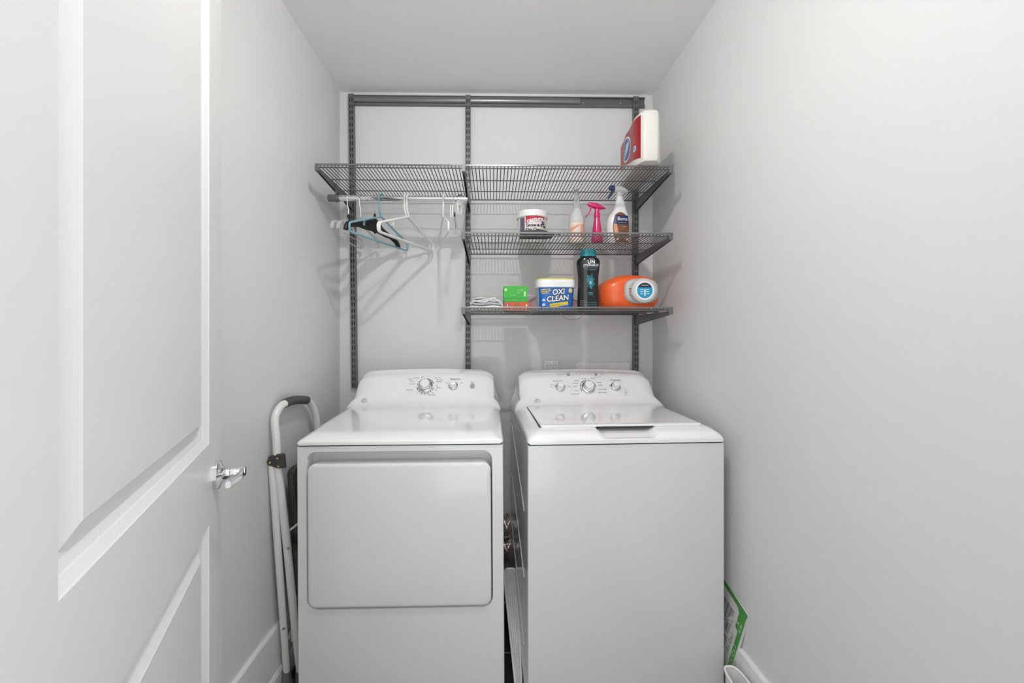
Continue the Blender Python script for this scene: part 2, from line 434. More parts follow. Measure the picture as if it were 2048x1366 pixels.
def tubular_hanger(label, m, r=0.0042, hooks=True, group=None, wide=HW):
    t = thing('tubular_hanger', label, 'clothes hanger', (0, 0, 0), 0, group)
    rr = RR + r + 0.0008
    hk = [(rr * math.cos(math.radians(a)), 0, rr * math.sin(math.radians(a))) for a in range(20, 181, 16)]
    hk += [(-rr, 0, -0.03), (-rr + 0.001, 0, -0.052), (-0.004, 0, -0.078), (0, 0, -0.086)]
    obj('hook', G().tube(smooth_path(hk, 2), r, 10), m, t)
    zN, zE, zB = -0.086, -0.165, -0.200
    body_ = roundpoly([(0, 0, zN + 0.002), (-wide, 0, zE), (-wide * 1.0, 0, zB - 0.002), (wide * 1.0, 0, zB - 0.002), (wide, 0, zE)], [0.006, 0.016, 0.020, 0.020, 0.016])
    obj('frame', G().tube(body_, r, 10, True), m, t)
    if hooks:
        for sx in (-1, 1):
            x = sx * wide * 0.55; z0 = zN - 0.042
            obj('strap_hook', G().tube(smooth_path([(x, 0, z0), (x, 0, z0 - 0.02), (x + 0.004 * sx, 0, z0 - 0.026), (x + 0.009 * sx, 0, z0 - 0.020), (x + 0.009 * sx, 0, z0 - 0.014)], 3), 0.0016, 8), m, t)
    return t
wh = tubular_hanger('white tubular hanger in the middle of the rod, left one of the nested pair', WHITEP, group='white tubular hangers')
place(wh, ang(752, 862), 0)
w2 = copy_tree(wh); w2['label'] = 'white tubular hanger nested against its twin, right one of the pair beside the blue hanger'
c_, a_ = ang(757, 868); place(w2, (c_ + 0.0, a_ - 0.01), 0)
w2.location.x = wh.location.x + 0.0115
w3 = copy_tree(wh); w3['label'] = 'single white tubular hanger hanging edge-on near the clips at the rod end'
place(w3, ang(897, 877), 0)
bl = tubular_hanger('dusty blue tubular hanger in front of the black hanger', BLUEP, 0.0044); place(bl, ang(695, 817), 0)

# black shirt hanger
def wide_hanger(label, m, mh, clear=False, group=None, collar=None):
    t = thing('shirt_hanger', label, 'clothes hanger', (0, 0, 0), 0, group)
    rr = RR + 0.0028
    hk = [(rr * math.cos(math.radians(a)), 0, rr * math.sin(math.radians(a))) for a in range(-20, 181, 16)]
    hk += [(-rr, 0, -0.02), (-0.006, 0, -0.045), (0, 0, -0.065), (0, 0, -0.088)]
    obj('hook', G().tube(smooth_path(hk, 2), 0.0016, 8), mh, t)
    cent = [(-0.208, -0.188), (-0.200, -0.165), (-0.175, -0.148), (-0.12, -0.135), (-0.07, -0.122), (-0.035, -0.100), (0, -0.090), (0.035, -0.100), (0.07, -0.122), (0.12, -0.135), (0.175, -0.148), (0.200, -0.165), (0.208, -0.188)]
    half = [0.010, 0.016, 0.014, 0.013, 0.020, 0.036, 0.036, 0.036, 0.020, 0.013, 0.014, 0.016, 0.010]
    if clear: half = [h * 0.45 for h in half]
    k = 4; cs = smooth_path([(a, 0, b) for a, b in cent], k); L = []
    for i, p_ in enumerate(cs):
        s_ = i / k; j = min(int(s_), len(half) - 2); hh = half[j] + (half[j + 1] - half[j]) * (s_ - j)
        tn = (cs[min(i + 1, len(cs) - 1)] - cs[max(i - 1, 0)]).normalized(); nn = Vector((-tn.z, 0, tn.x))
        th = 0.0042 if not clear else 0.0022
        wv = (abs(p_.x) / 0.21) ** 2 * 0.006
        L.append([tuple(p_ - nn * 2 * hh * 0.5 + nn * hh * math.cos(a) + Vector((0, (th + wv * (abs(p_.x) > 0.15)) * math.sin(a), 0))) for a in [2 * PI * q / 12 for q in range(12)]])
    obj('shoulders', G().loops(L), m, t)
    if not clear:
        obj('neck', G().lathe([(0.006, -0.10), (0.006, -0.080), (0.004, -0.072)], 14), m, t)
        for sx in (-1, 1):
            x = sx * 0.10
            obj('strap_hook', G().tube(smooth_path([(x, 0, -0.142), (x, 0, -0.152), (x + 0.006 * sx, 0, -0.156), (x + 0.010 * sx, 0, -0.148)], 3), 0.0018, 8), m, t)
        obj('centre_hook', G().tube(smooth_path([(-0.010, 0, -0.128), (-0.008, 0, -0.146), (0, 0, -0.152), (0.006, 0, -0.146), (0.007, 0, -0.136)], 3), 0.002, 8), m, t)
    else:
        obj('lower_bar', G().tube(smooth_path([(-0.198, 0, -0.178), (-0.17, 0, -0.196), (0, 0, -0.200), (0.17, 0, -0.196), (0.198, 0, -0.178)], 5), 0.0018, 8), m, t)
        if collar: obj('collar', G().lathe([(0.007, -0.105), (0.0075, -0.085), (0.005, -0.075)], 14), collar, t)['label'] = 'black collar under the hook'
    return t
bk_ = wide_hanger('black plastic shirt hanger with a thin metal hook', BLACKP, CHROME); place(bk_, ang(684, 802), 0)
c1 = wide_hanger('clear plastic hanger nearest the left wall, with a black collar', CLEARP, CHROME, True, 'clear plastic hangers', BLACKP); place(c1, ang(662, 725), 0)
c2 = wide_hanger('clear plastic hanger between the black-collared one and the black hanger', CLEARP, CHROME, True, 'clear plastic hangers'); place(c2, ang(674, 760), 0)

def clip_geo(m, parent, x, z, ry=0.0, name='clip'):
    g = G()
    for s_ in (-1, 1):
        g.prism([(x - 0.010, z), (x + 0.010, z), (x + 0.012, z - 0.014), (x + 0.009, z - 0.044), (x + 0.005, z - 0.050), (x + 0.004, z - 0.018), (x - 0.004, z - 0.018), (x - 0.005, z - 0.050), (x - 0.009, z - 0.044), (x - 0.012, z - 0.014)], 'y', s_ * 0.002, s_ * 0.0065)
    g.prism([(x - 0.004, z - 0.004), (x + 0.004, z - 0.004), (x + 0.004, z - 0.016), (x - 0.004, z - 0.016)], 'y', -0.002, 0.002)
    g.tube([(x - 0.011, 0, z - 0.010), (x + 0.011, 0, z - 0.010)], 0.0022, 8)
    return obj(name, g, m, parent, bevel=0.0006)
sk = thing('skirt_hanger', 'clear skirt hanger with two white clips, edge-on near the right end of the rod', 'clothes hanger')
sk.location = (at(908, 396, YR).x, YR, zr); a, b = at(906, 418, 1.68), at(914, 452, 2.0); sk.rotation_euler = (0, 0, math.atan2(b.y - a.y, b.x - a.x))
rr = RR + 0.0028
obj('hook', G().tube(smooth_path([(rr * math.cos(math.radians(q)), 0, rr * math.sin(math.radians(q))) for q in range(-20, 181, 16)] + [(-rr, 0, -0.02), (-0.006, 0, -0.045), (0, 0, -0.060), (0, 0, -0.078)], 2), 0.0016, 8), CHROME, sk)
obj('crossbar', G().tube(smooth_path([(-0.168, 0, -0.083), (-0.08, 0, -0.076), (0, 0, -0.072), (0.08, 0, -0.076), (0.168, 0, -0.083)], 4), 0.004, 10), CLEARP, sk)
for x in (-0.15, 0.15): clip_geo(WHITEP, sk, x, -0.078)
obj('size_tag', G().box(-0.004, 0.004, -0.006, 0.006, -0.082, -0.062), BLACKP, sk, bevel=0.001)
cl = thing('hanging_clip', 'white plastic peg clip hooked on the far right end of the rod', 'clip', (at(922, 396, YR).x, YR, zr), PI * 0.5 - 0.9)
obj('hook', G().tube(smooth_path([(rr * 1.1 * math.cos(math.radians(q)), 0, rr * 1.1 * math.sin(math.radians(q))) for q in range(-10, 181, 16)] + [(-rr, 0, -0.02), (-0.006, 0, -0.028), (0, 0, -0.034)], 2), 0.002, 8), BLACKP, cl)
cb_ = clip_geo(WHITEP, cl, 0, -0.010, name='clip_body'); cb_.location = (-0.012, 0, 0.002); cb_.scale = (1.3, 1.3, 1.35)

# ------------------------------------------------------------------ shaped bodies, labels
def sup(a, b, p, n):
    out = []
    for k in range(n):
        t = 2 * PI * k / n; c, s_ = math.cos(t), math.sin(t)
        out.append((a * math.copysign(abs(c) ** (2 / p), c), b * math.copysign(abs(s_) ** (2 / p), s_)))
    return out
def body(secs, p=2, n=40, cap=(True, True)):
    """secs: (z, a, b[, dx]) ellipse half axes"""
    g = G(); L = []
    for q in secs:
        z, a, b = q[:3]; dx = q[3] if len(q) > 3 else 0
        L.append([(x + dx, y, z) for x, y in sup(a, b, p, n)])
    return g.loops(L, cap)
def front(secs, p=2):
    def fn(u, v, e=0.0008):
        z = v
        zs = [q[0] for q in secs]
        i = 0
        while i < len(secs) - 2 and zs[i + 1] < z: i += 1
        t = 0 if zs[i + 1] == zs[i] else min(1, max(0, (z - zs[i]) / (zs[i + 1] - zs[i])))
        a = secs[i][1] + (secs[i + 1][1] - secs[i][1]) * t; b = secs[i][2] + (secs[i + 1][2] - secs[i][2]) * t
        dx = (secs[i][3] + (secs[i + 1][3] - secs[i][3]) * t) if len(secs[i]) > 3 else 0
        r = min(0.995, abs((u - dx) / a))
        return (u, -b * (1 - r ** p) ** (1 / p) - e, z)
    return fn
def patch(fn, u0, u1, v0, v1, e, nu=24, nv=10, shape=None):
    g = G(); V = []
    for j in range(nv + 1):
        for i in range(nu + 1):
            u, v = u0 + (u1 - u0) * i / nu, v0 + (v1 - v0) * j / nv
            if shape: u, v = shape(i / nu, j / nv)
            V.append(fn(u, v, e))
    g.add(V, [(j * (nu + 1) + i, j * (nu + 1) + i + 1, (j + 1) * (nu + 1) + i + 1, (j + 1) * (nu + 1) + i) for j in range(nv) for i in range(nu)])
    return g
def wtext(g, fn, s, size, u, v, e, rot=0.0, bold=0.0, shear=0.0, align='CENTER', spacing=1.0, sx=1.0):
    vv, ff = text2d(s, size, bold, align, shear, spacing)
    c, s_ = math.cos(rot), math.sin(rot)
    g.add([fn(u + (x * sx) * c - y * s_, v + (x * sx) * s_ + y * c, e) for x, y in vv], ff)
def disc(g, fn, u, v, ru, rv, e, n=28, rot=0.0):
    c, s_ = math.cos(rot), math.sin(rot)
    P = [(ru * math.cos(2 * PI * k / n), rv * math.sin(2 * PI * k / n)) for k in range(n)]
    V = [fn(u, v, e)] + [fn(u + x * c - y * s_, v + x * s_ + y * c, e) for x, y in P]
    g.add(V, [(0, 1 + k, 1 + (k + 1) % n) for k in range(n)])

def sm(n, c, r=0.35): return mat(n, c, r)
INK_W = sm('label_white', (0.85, 0.85, 0.84)); INK_K = sm('label_black', (0.012, 0.012, 0.012)); INK_R = sm('label_red', (0.55, 0.015, 0.03))
INK_P = sm('label_purple', (0.09, 0.02, 0.12)); INK_N = sm('label_navy', (0.018, 0.025, 0.09)); INK_Y = sm('label_yellow', (0.75, 0.58, 0.05))
INK_BL = sm('label_blue', (0.01, 0.10, 0.42)); INK_LB = sm('label_light_blue', (0.10, 0.42, 0.70)); INK_BR = mat('label_wood_brown', (0.20, 0.085, 0.04), 0.4, noise=0.25, nscale=60)
INK_TE = sm('label_teal', (0.02, 0.30, 0.34)); INK_O = sm('label_orange', (0.80, 0.16, 0.07)); INK_GR = sm('label_green', (0.06, 0.40, 0.06)); INK_PE = sm('label_peach', (0.80, 0.35, 0.22))
INK_LT = sm('label_pale_teal', (0.12, 0.42, 0.45)); INK_PK = sm('label_dark_pink', (0.45, 0.02, 0.10)); INK_G = sm('label_grey', (0.45, 0.45, 0.45))

# carpet cleaner tub
p0 = at(1064, 440, 1.86)
t = thing('cleaner_tub', 'round white tub of carpet cleaner with a red-topped label, left of the spray bottles', 'tub', (p0.x, 1.86, DZ['mid'] + 0.0026), 0.03)
S = [(0, 0.058, 0.058), (0.003, 0.060, 0.060), (0.122, 0.067, 0.067)]
obj('bucket', body(S, 2, 56), mat('tub_white', (0.80, 0.80, 0.79), 0.3), t)
obj('lid', body([(0.117, 0.069, 0.069), (0.1175, 0.0725, 0.0725), (0.141, 0.0735, 0.0735), (0.1455, 0.071, 0.071), (0.1465, 0.065, 0.065), (0.144, 0.063, 0.063)], 2, 56), PLASTW, t)
fn = front(S)
lab = obj('label_wrap', patch(fn, -0.058, 0.058, 0.012, 0.1165, 0.0004, 40, 3), mat('label_paper', (0.78, 0.76, 0.75), 0.4), t)
obj('red_flash', patch(fn, 0, 0, 0, 0, 0.0009, 30, 4, lambda i, j: (-0.036 + 0.086 * i, (0.084 + 0.020 * i) + (0.1155 - 0.084 - 0.020 * i) * j)), INK_R, lab)
g = G(); wtext(g, fn, 'capture', 0.0265, 0.006, 0.1005, 0.0013, 0.16, 0.0024, sx=0.95); obj('lettering', g, INK_PK, lab)
g = G(); wtext(g, fn, 'capture', 0.0265, 0.006, 0.1005, 0.0018, 0.16, 0.0008, sx=0.95); obj('lettering', g, INK_W, lab)
g = G(); wtext(g, fn, 'Carpet & Rug', 0.0165, 0.010, 0.075, 0.0015, 0, 0.0006); wtext(g, fn, 'Dry Cleaner', 0.0165, 0.008, 0.056, 0.0015, 0, 0.0006)
obj('lettering', g, INK_K, lab)
g = G(); disc(g, fn, 0.044, 0.087, 0.0080, 0.0085, 0.0014); obj('round_mark', g, INK_P, lab)
g = G(); wtext(g, fn, 'NEW', 0.005, 0.044, 0.087, 0.0018); obj('lettering', g, INK_W, lab)
g = patch(fn, -0.058, -0.040, 0.04, 0.113, 0.0008, 6, 2); obj('photo_strip', g, mat('label_photo_grey', (0.16, 0.14, 0.19), 0.5, noise=0.5, nscale=70), lab)

# dark handheld tool with cord loop
p0 = at(1067, 460, 1.73)
t = thing('handheld_brush', 'dark grey flat plastic tool lying in front of the carpet cleaner tub', 'tool', (p0.x, 1.722, DZ['mid'] + 0.0026))
g = G(); poly = [(-0.062, 0), (-0.060, 0.014), (-0.050, 0.023), (-0.03, 0.0265), (0.034, 0.0265), (0.052, 0.023), (0.066, 0.014), (0.068, 0)]
g.prism(poly, 'y', -0.035, 0.035); obj('head', g, DGREY, t, bevel=0.006, seg=3)
g = G(); g.box(0.064, 0.082, -0.02, 0.02, 0, 0.014); obj('foot', g, DGREY, t, bevel=0.004)
obj('hanging_loop', G().tube(smooth_path([(0.082, 0, 0.008), (0.090, 0.005, 0.016), (0.100, 0, 0.019), (0.110, -0.004, 0.012), (0.112, -0.01, 0.004)], 5), 0.0022, 8), BLACKP, t)

# translucent trigger spray bottle
def trigger_head(t, z, m_body, m_trig, sc=1.0, yaw=0.0, nose_m=None):
    """trigger sprayer: collar, head pointing to local -x, trigger hanging below the nose"""
    M = Matrix.Translation((0, 0, z)) @ Matrix.Rotation(yaw, 4, 'Z') @ Matrix.Scale(sc, 4)
    obj('collar', G().lathe([(0.0135, 0), (0.0145, 0.002), (0.0145, 0.014), (0.011, 0.020), (0.010, 0.030)], 24, M), m_body, t)
    prof = [(-0.036, 0.040, 0.005), (-0.030, 0.040, 0.009), (-0.018, 0.041, 0.011), (-0.004, 0.041, 0.0125), (0.012, 0.040, 0.0115), (0.026, 0.035, 0.009), (0.034, 0.030, 0.005)]
    L = []
    for x, zz, r in prof: L.append([(x, r * 0.85 * math.cos(a), zz + r * math.sin(a)) for a in [2 * PI * k / 16 for k in range(16)]])
    obj('sprayer_head', G().loops(L, M=M), m_body, t)
    obj('nozzle', G().lathe([(0.0075, -0.048), (0.0085, -0.044), (0.0085, -0.033)], 16, M @ Matrix.Translation((0, 0, 0.040)) @ Matrix.Rotation(PI / 2, 4, 'Y')), nose_m or m_body, t)
    P = smooth_path([(-0.020, 0, 0.034), (-0.024, 0, 0.018), (-0.032, 0, 0.002), (-0.044, 0, -0.014)], 4)
    L = []
    for i, q in enumerate(P):
        w = 0.0065; th = 0.0032 - 0.001 * i / len(P)
        L.append([(q.x - th, q.y - w, q.z), (q.x + th, q.y - w, q.z), (q.x + th, q.y + w, q.z), (q.x - th, q.y + w, q.z)])
    obj('trigger', G().loops(L, M=M), m_trig, t, bevel=0.001)
TRL = mat('translucent_hdpe', (0.82, 0.83, 0.81), 0.32, trans=0.35, ior=1.3)
SPR = mat('frosted_sprayer', (0.80, 0.81, 0.79), 0.22, trans=0.55, ior=1.3)
p0 = at(1153, 440, 1.87)
t = thing('spray_bottle', 'translucent white trigger spray bottle with orange label, between tub and pink sprayer', 'spray bottle', (p0.x, 1.87, DZ['mid'] + 0.0026))
S = [(0, 0.033, 0.033), (0.004, 0.036, 0.036), (0.104, 0.037, 0.037), (0.116, 0.0385, 0.0385), (0.128, 0.036, 0.036), (0.146, 0.029, 0.029), (0.168, 0.021, 0.021), (0.192, 0.0160, 0.0160), (0.207, 0.0140, 0.0140), (0.216, 0.0130, 0.0130)]
obj('bottle', body(S, 2, 40), TRL, t)
trigger_head(t, 0.213, SPR, SPR, 1.0, 1.25)
fn = front(S); lab = obj('label_wrap', patch(fn, -0.034, 0.034, 0.010, 0.100, 0.0005, 24, 2), mat('peach_label', (0.80, 0.66, 0.58), 0.4, noise=0.1, nscale=60), t)
obj('orange_swoosh', patch(fn, 0, 0, 0, 0, 0.0011, 20, 3, lambda i, j: (-0.032 + 0.036 * i, (0.058 + 0.024 * i) + (0.016 - 0.006 * i) * j)), INK_PE, lab)
g = G(); g.add([fn(u, v, 0.0012) for u, v in ((0.012, 0.030), (0.018, 0.030), (0.018, 0.092), (0.012, 0.092))], [(0, 1, 2, 3)]); g.add([fn(u, v, 0.0012) for u, v in ((0.021, 0.030), (0.027, 0.030), (0.027, 0.092), (0.021, 0.092))], [(0, 1, 2, 3)])
obj('orange_flash', g, INK_PE, lab)
g = G(); [g.add([fn(u, v, 0.001) for u, v in ((-0.028, z), (-0.006, z), (-0.006, z + 0.0025), (-0.028, z + 0.0025))], [(0, 1, 2, 3)]) for z in (0.020, 0.030, 0.040, 0.049)]
obj('printed_lines', g, INK_PE, lab)

# pink sprayer
p0 = at(1194, 440, 1.81)
PINK = mat('magenta_plastic', (0.62, 0.015, 0.13), 0.22, coat=0.3); PINKT = mat('magenta_translucent', (0.72, 0.04, 0.17), 0.15, trans=0.25)
t = thing('spray_bottle', 'small hot pink trigger spray bottle with a slim tapered body', 'spray bottle', (p0.x, 1.81, DZ['mid'] + 0.0026))
S = [(0, 0.0250, 0.0250), (0.003, 0.0265, 0.0265), (0.03, 0.0245, 0.0245), (0.080, 0.0175, 0.0175), (0.105, 0.0135, 0.0135), (0.112, 0.0125, 0.0125), (0.118, 0.0120, 0.0120)]
obj('bottle', body(S, 2, 36), PINKT, t)
Mk = Matrix.Translation((0, 0, 0.112))
obj('collar', G().lathe([(0.0135, 0), (0.0145, 0.002), (0.0140, 0.016), (0.011, 0.026), (0.010, 0.040)], 24, Mk), PINK, t)
L = []
for x, zz, r, w in ((-0.043, 0.063, 0.004, 0.006), (-0.038, 0.062, 0.009, 0.009), (-0.020, 0.058, 0.012, 0.012), (0, 0.053, 0.0145, 0.014), (0.015, 0.049, 0.010, 0.012), (0.032, 0.045, 0.0045, 0.008), (0.040, 0.043, 0.002, 0.004)):
    L.append([(x, w * math.cos(a), zz + r * math.sin(a)) for a in [2 * PI * k / 16 for k in range(16)]])
obj('sprayer_head', G().loops(L, M=Mk), PINK, t)
P = smooth_path([(-0.026, 0, 0.052), (-0.030, 0, 0.036), (-0.040, 0, 0.018), (-0.052, 0, 0.005)], 4)
obj('trigger', G().loops([[(q.x - .003, -.0065, q.z), (q.x + .003, -.0065, q.z), (q.x + .003, .0065, q.z), (q.x - .003, .0065, q.z)] for q in P], M=Mk), PINK, t, bevel=0.001)

# floor cleaner spray
p0 = at(1236, 440, 1.86)
t = thing('spray_bottle', 'white floor cleaner spray bottle with a brown wood-look label and navy trigger', 'spray bottle', (p0.x, 1.86, DZ['mid'] + 0.0026), 0.05)
S = [(0, 0.050, 0.026, 0), (0.004, 0.0535, 0.029, 0), (0.050, 0.0545, 0.030, 0), (0.090, 0.0540, 0.030, 0), (0.115, 0.0520, 0.030, 0.0005), (0.135, 0.046, 0.028, 0.003), (0.148, 0.038, 0.025, 0.006), (0.165, 0.0295, 0.022, 0.0085), (0.190, 0.0235, 0.018, 0.009), (0.208, 0.0180, 0.0160, 0.008), (0.222, 0.0155, 0.0150, 0.006), (0.230, 0.0145, 0.0145, 0.006)]
obj('bottle', body(S, 2.3, 44), mat('bottle_white', (0.82, 0.82, 0.81), 0.25), t)
sub = [o for o in ()]
SPW = mat('frosted_white_sprayer', (0.78, 0.78, 0.77), 0.25, trans=0.2); NAVY = mat('navy_plastic', (0.03, 0.06, 0.16), 0.35)
M_ = Matrix.Translation((0.006, 0, 0.226)) @ Matrix.Scale(1.08, 4)
obj('collar', G().lathe([(0.0150, 0), (0.0155, 0.002), (0.0150, 0.012), (0.012, 0.018), (0.011, 0.026)], 24, M_), SPW, t)
L = []
for x, zz, r, w in ((-0.022, 0.034, 0.013, 0.011), (-0.012, 0.034, 0.0150, 0.012), (0.004, 0.033, 0.0155, 0.0125), (0.020, 0.030, 0.0125, 0.011), (0.032, 0.026, 0.009, 0.009), (0.037, 0.025, 0.006, 0.006)):
    L.append([(x, w * math.cos(a), zz + r * math.sin(a)) for a in [2 * PI * k / 16 for k in range(16)]])
obj('sprayer_head', G().loops(L, M=M_), SPW, t)
L = []
for x, zz, r, w in ((-0.046, 0.038, 0.006, 0.006), (-0.042, 0.038, 0.010, 0.010), (-0.032, 0.038, 0.0115, 0.011), (-0.022, 0.037, 0.011, 0.0115)):
    L.append([(x, w * math.cos(a), zz + r * math.sin(a)) for a in [2 * PI * k / 16 for k in range(16)]])
obj('nozzle', G().loops(L, M=M_), NAVY, t)
P = smooth_path([(-0.030, 0, 0.030), (-0.034, 0, 0.018), (-0.040, 0, 0.006), (-0.048, 0, -0.008)], 4)
obj('trigger', G().loops([[(q.x - .0045, -.0065, q.z), (q.x + .0045, -.0065, q.z), (q.x + .0045, .0065, q.z), (q.x - .0045, .0065, q.z)] for q in P], M=M_), NAVY, t, bevel=0.001)
fn = front(S, 2.3)
def labshape(i, j):
    v = 0.006 + 0.141 * j * (1 - 0.10 * (2 * i - 1) ** 2 * j)
    lft = -0.022 - 0.012 * math.sin(PI * min(1, j * 0.95)); rgt = 0.040 + 0.006 * math.sin(PI * j) - 0.012 * max(0, j - 0.8) * 5
    return (lft + (rgt - lft) * i, v)
lab = obj('label_wrap', patch(fn, 0, 0, 0, 0, 0.0006, 18, 16, labshape), INK_BR, t)
g = G(); g.add([fn(u, v, 0.0011) for u, v in ((-0.030, 0.060), (-0.020, 0.046), (-0.010, 0.052), (-0.012, 0.070), (-0.018, 0.092), (-0.030, 0.092))], [(0, 1, 2, 3, 4, 5)]); obj('picture_spot', g, INK_PE, lab)
g = G(); g.add([fn(u, v, 0.0013) for u, v in ((-0.030, 0.092), (-0.014, 0.092), (-0.010, 0.128), (-0.022, 0.130), (-0.030, 0.112))], [(0, 1, 2, 3, 4)]); obj('picture_spot', g, mat('label_mid_blue', (0.08, 0.14, 0.30), 0.4), lab)
obj('name_panel', patch(fn, -0.017, 0.040, 0.090, 0.132, 0.0015, 14, 4), INK_N, lab)
g = G(); wtext(g, fn, 'Bona', 0.0240, 0.010, 0.1145, 0.0022, 0, 0.0001); obj('lettering', g, INK_W, lab)
g = G(); wtext(g, fn, 'Hardwood Floor Cleaner', 0.0042, 0.010, 0.097, 0.0022); wtext(g, fn, 'Residue-free', 0.0042, 0.020, 0.080, 0.0022)
obj('small_print', g, INK_W, lab)
for u_, r_ in ((-0.014, 0.0045), (0.032, 0.006)): g = G(); disc(g, fn, u_, 0.022, r_, r_, 0.0018); obj('round_mark', g, INK_W, lab)

# ------------------------------------------------------------------ paper towels
p0 = at(1283, 300, 1.68)
xa = p0.x
t = thing('paper_towel_pack', 'plastic-wrapped pack of white paper towel rolls with a red side label', 'paper towels', (0.661, 1.792, DZ['top'] + 0.0125), -0.09)
hwp, hlp, hp_ = 0.059, 0.180, 0.218
def pack_ring(ins, z, scallop=0.006):
    out = []; n = 72
    for k in range(n):
        a = 2 * PI * k / n; p_ = 4.0; c, s_ = math.cos(a), math.sin(a)
        x = (hwp - ins) * math.copysign(abs(c) ** (2 / p_), c); y = (hlp - ins) * math.copysign(abs(s_) ** (2 / 2.6), s_)
        # rolls show as three shallow bulges along the side
        x *= 1 - 0.06 * (0.5 + 0.5 * math.cos(2 * PI * (y + hlp) / (2 * hlp / 3))) * (abs(c) > 0.3)
        out.append((x, y, z))
    return out
g = G(); g.loops([pack_ring(0.030, 0.0), pack_ring(0.006, 0.002), pack_ring(0, 0.010), pack_ring(0, 0.12), pack_ring(0.001, 0.196), pack_ring(0.005, 0.208), pack_ring(0.013, 0.215), pack_ring(0.035, hp_)])
obj('rolls', g, mat('paper_wrapped', (0.80, 0.76, 0.71), 0.55, coat=0.5, bump=0.8, bscale=35, noise=0.03, nscale=25), t)
def side(u, v, e=0.001):   # u from front (0) to back (0.34)
    y = -hlp + u
    yy = min(0.999, abs(y / hlp)); s_ = yy ** 1.3; s_ = min(s_, 0.99999); c = math.sqrt(1 - s_ * s_)
    x = hwp * c ** (2 / 4.0); x *= 1 - 0.06 * (0.5 + 0.5 * math.cos(2 * PI * (y + hlp) / (2 * hlp / 3))) * (c > 0.3)
    return (-x - e, y, v)
REDL = mat('towel_label_red', (0.36, 0.008, 0.014), 0.38, coat=0.15, noise=0.3, nscale=14, bump=0.4, bscale=30)
lab = obj('wrapper_label', patch(side, 0, 0, 0, 0, 0.0012, 40, 14, lambda i, j: (0.014 + 0.315 * i, (0.018 + 0.075 * i) + (0.195 - 0.018 - 0.075 * i - 0.006 * i) * j)), REDL, t)
g = G(); disc(g, side, 0.165, 0.120, 0.064, 0.054, 0.0020, rot=0.5); obj('logo_border', g, INK_W, lab)
g = G(); disc(g, side, 0.165, 0.120, 0.057, 0.047, 0.0026, rot=0.5); obj('logo_field', g, mat('logo_blue', (0.04, 0.13, 0.35), 0.4), lab)
g = G()
for k in range(4):
    P_ = [(0.205 - 0.012 * k, 0.090 + 0.014 * k), (0.170 - 0.010 * k, 0.096 + 0.014 * k), (0.130, 0.118 + 0.009 * k)]
    for (a, b), (c, d) in zip(P_, P_[1:]): g.add([side(a, b, 0.0032), side(c, d, 0.0032), side(c, d + 0.007, 0.0032), side(a, b + 0.006, 0.0032)], [(0, 1, 2, 3)])
obj('logo_script', g, INK_W, lab)
g = G(); disc(g, side, 0.052, 0.072, 0.013, 0.012, 0.0020); obj('seal_ring', g, INK_W, lab)
g = G(); disc(g, side, 0.052, 0.072, 0.009, 0.0085, 0.0026); obj('seal', g, INK_LB, lab)
g = G(); disc(g, side, 0.300, 0.150, 0.010, 0.009, 0.0020); obj('corner_mark', g, INK_W, lab)

# ------------------------------------------------------------------ lowest shelf
zb_ = DZ['bot'] + 0.0026
# folded cloth
p0 = at(973, 604, 1.75)
t = thing('folded_cloth', 'folded white cloth lying at the left end of the lowest shelf', 'cloth', (p0.x, 1.755, zb_))
CL = mat('white_cotton', (0.72, 0.72, 0.73), 0.9, bump=0.6, bscale=400)
def fold(parent, x0, x1, z0, th, seed, dep=0.075):
    r = random.Random(seed); g = G(); L = []; n = 20
    for i in range(n + 1):
        s_ = i / n; x = x0 + (x1 - x0) * s_; rr_ = th * 0.5 * (1 - abs(2 * s_ - 1) ** 6 * 0.6)
        ph = r.random() * 0.8
        zc_ = z0 + th * 0.5 + 0.0025 * math.sin(s_ * 9 + seed) 
        L.append([(x, dep * math.copysign(abs(math.cos(a)) ** 0.5, math.cos(a)) + 0.004 * math.sin(7 * s_ + seed), zc_ + rr_ * math.sin(a) * (1 + 0.15 * math.sin(12 * s_ + 3 * a + seed))) for a in [2 * PI * k / 18 for k in range(18)]])
    return obj('fold', g.loops(L), CL, parent)
fold(t, -0.070, 0.070, 0.001, 0.017, 1); fold(t, -0.066, 0.064, 0.016, 0.016, 2, 0.070); fold(t, -0.060, 0.052, 0.030, 0.014, 3, 0.065); fold(t, -0.050, 0.046, 0.042, 0.012, 5, 0.055)
obj('crease', G().tube(smooth_path([(-0.068, -0.07, 0.022), (-0.05, -0.078, 0.034), (-0.01, -0.077, 0.030), (0.03, -0.076, 0.044), (0.06, -0.072, 0.028), (0.068, -0.068, 0.014)], 5), 0.0035, 8), CL, t)

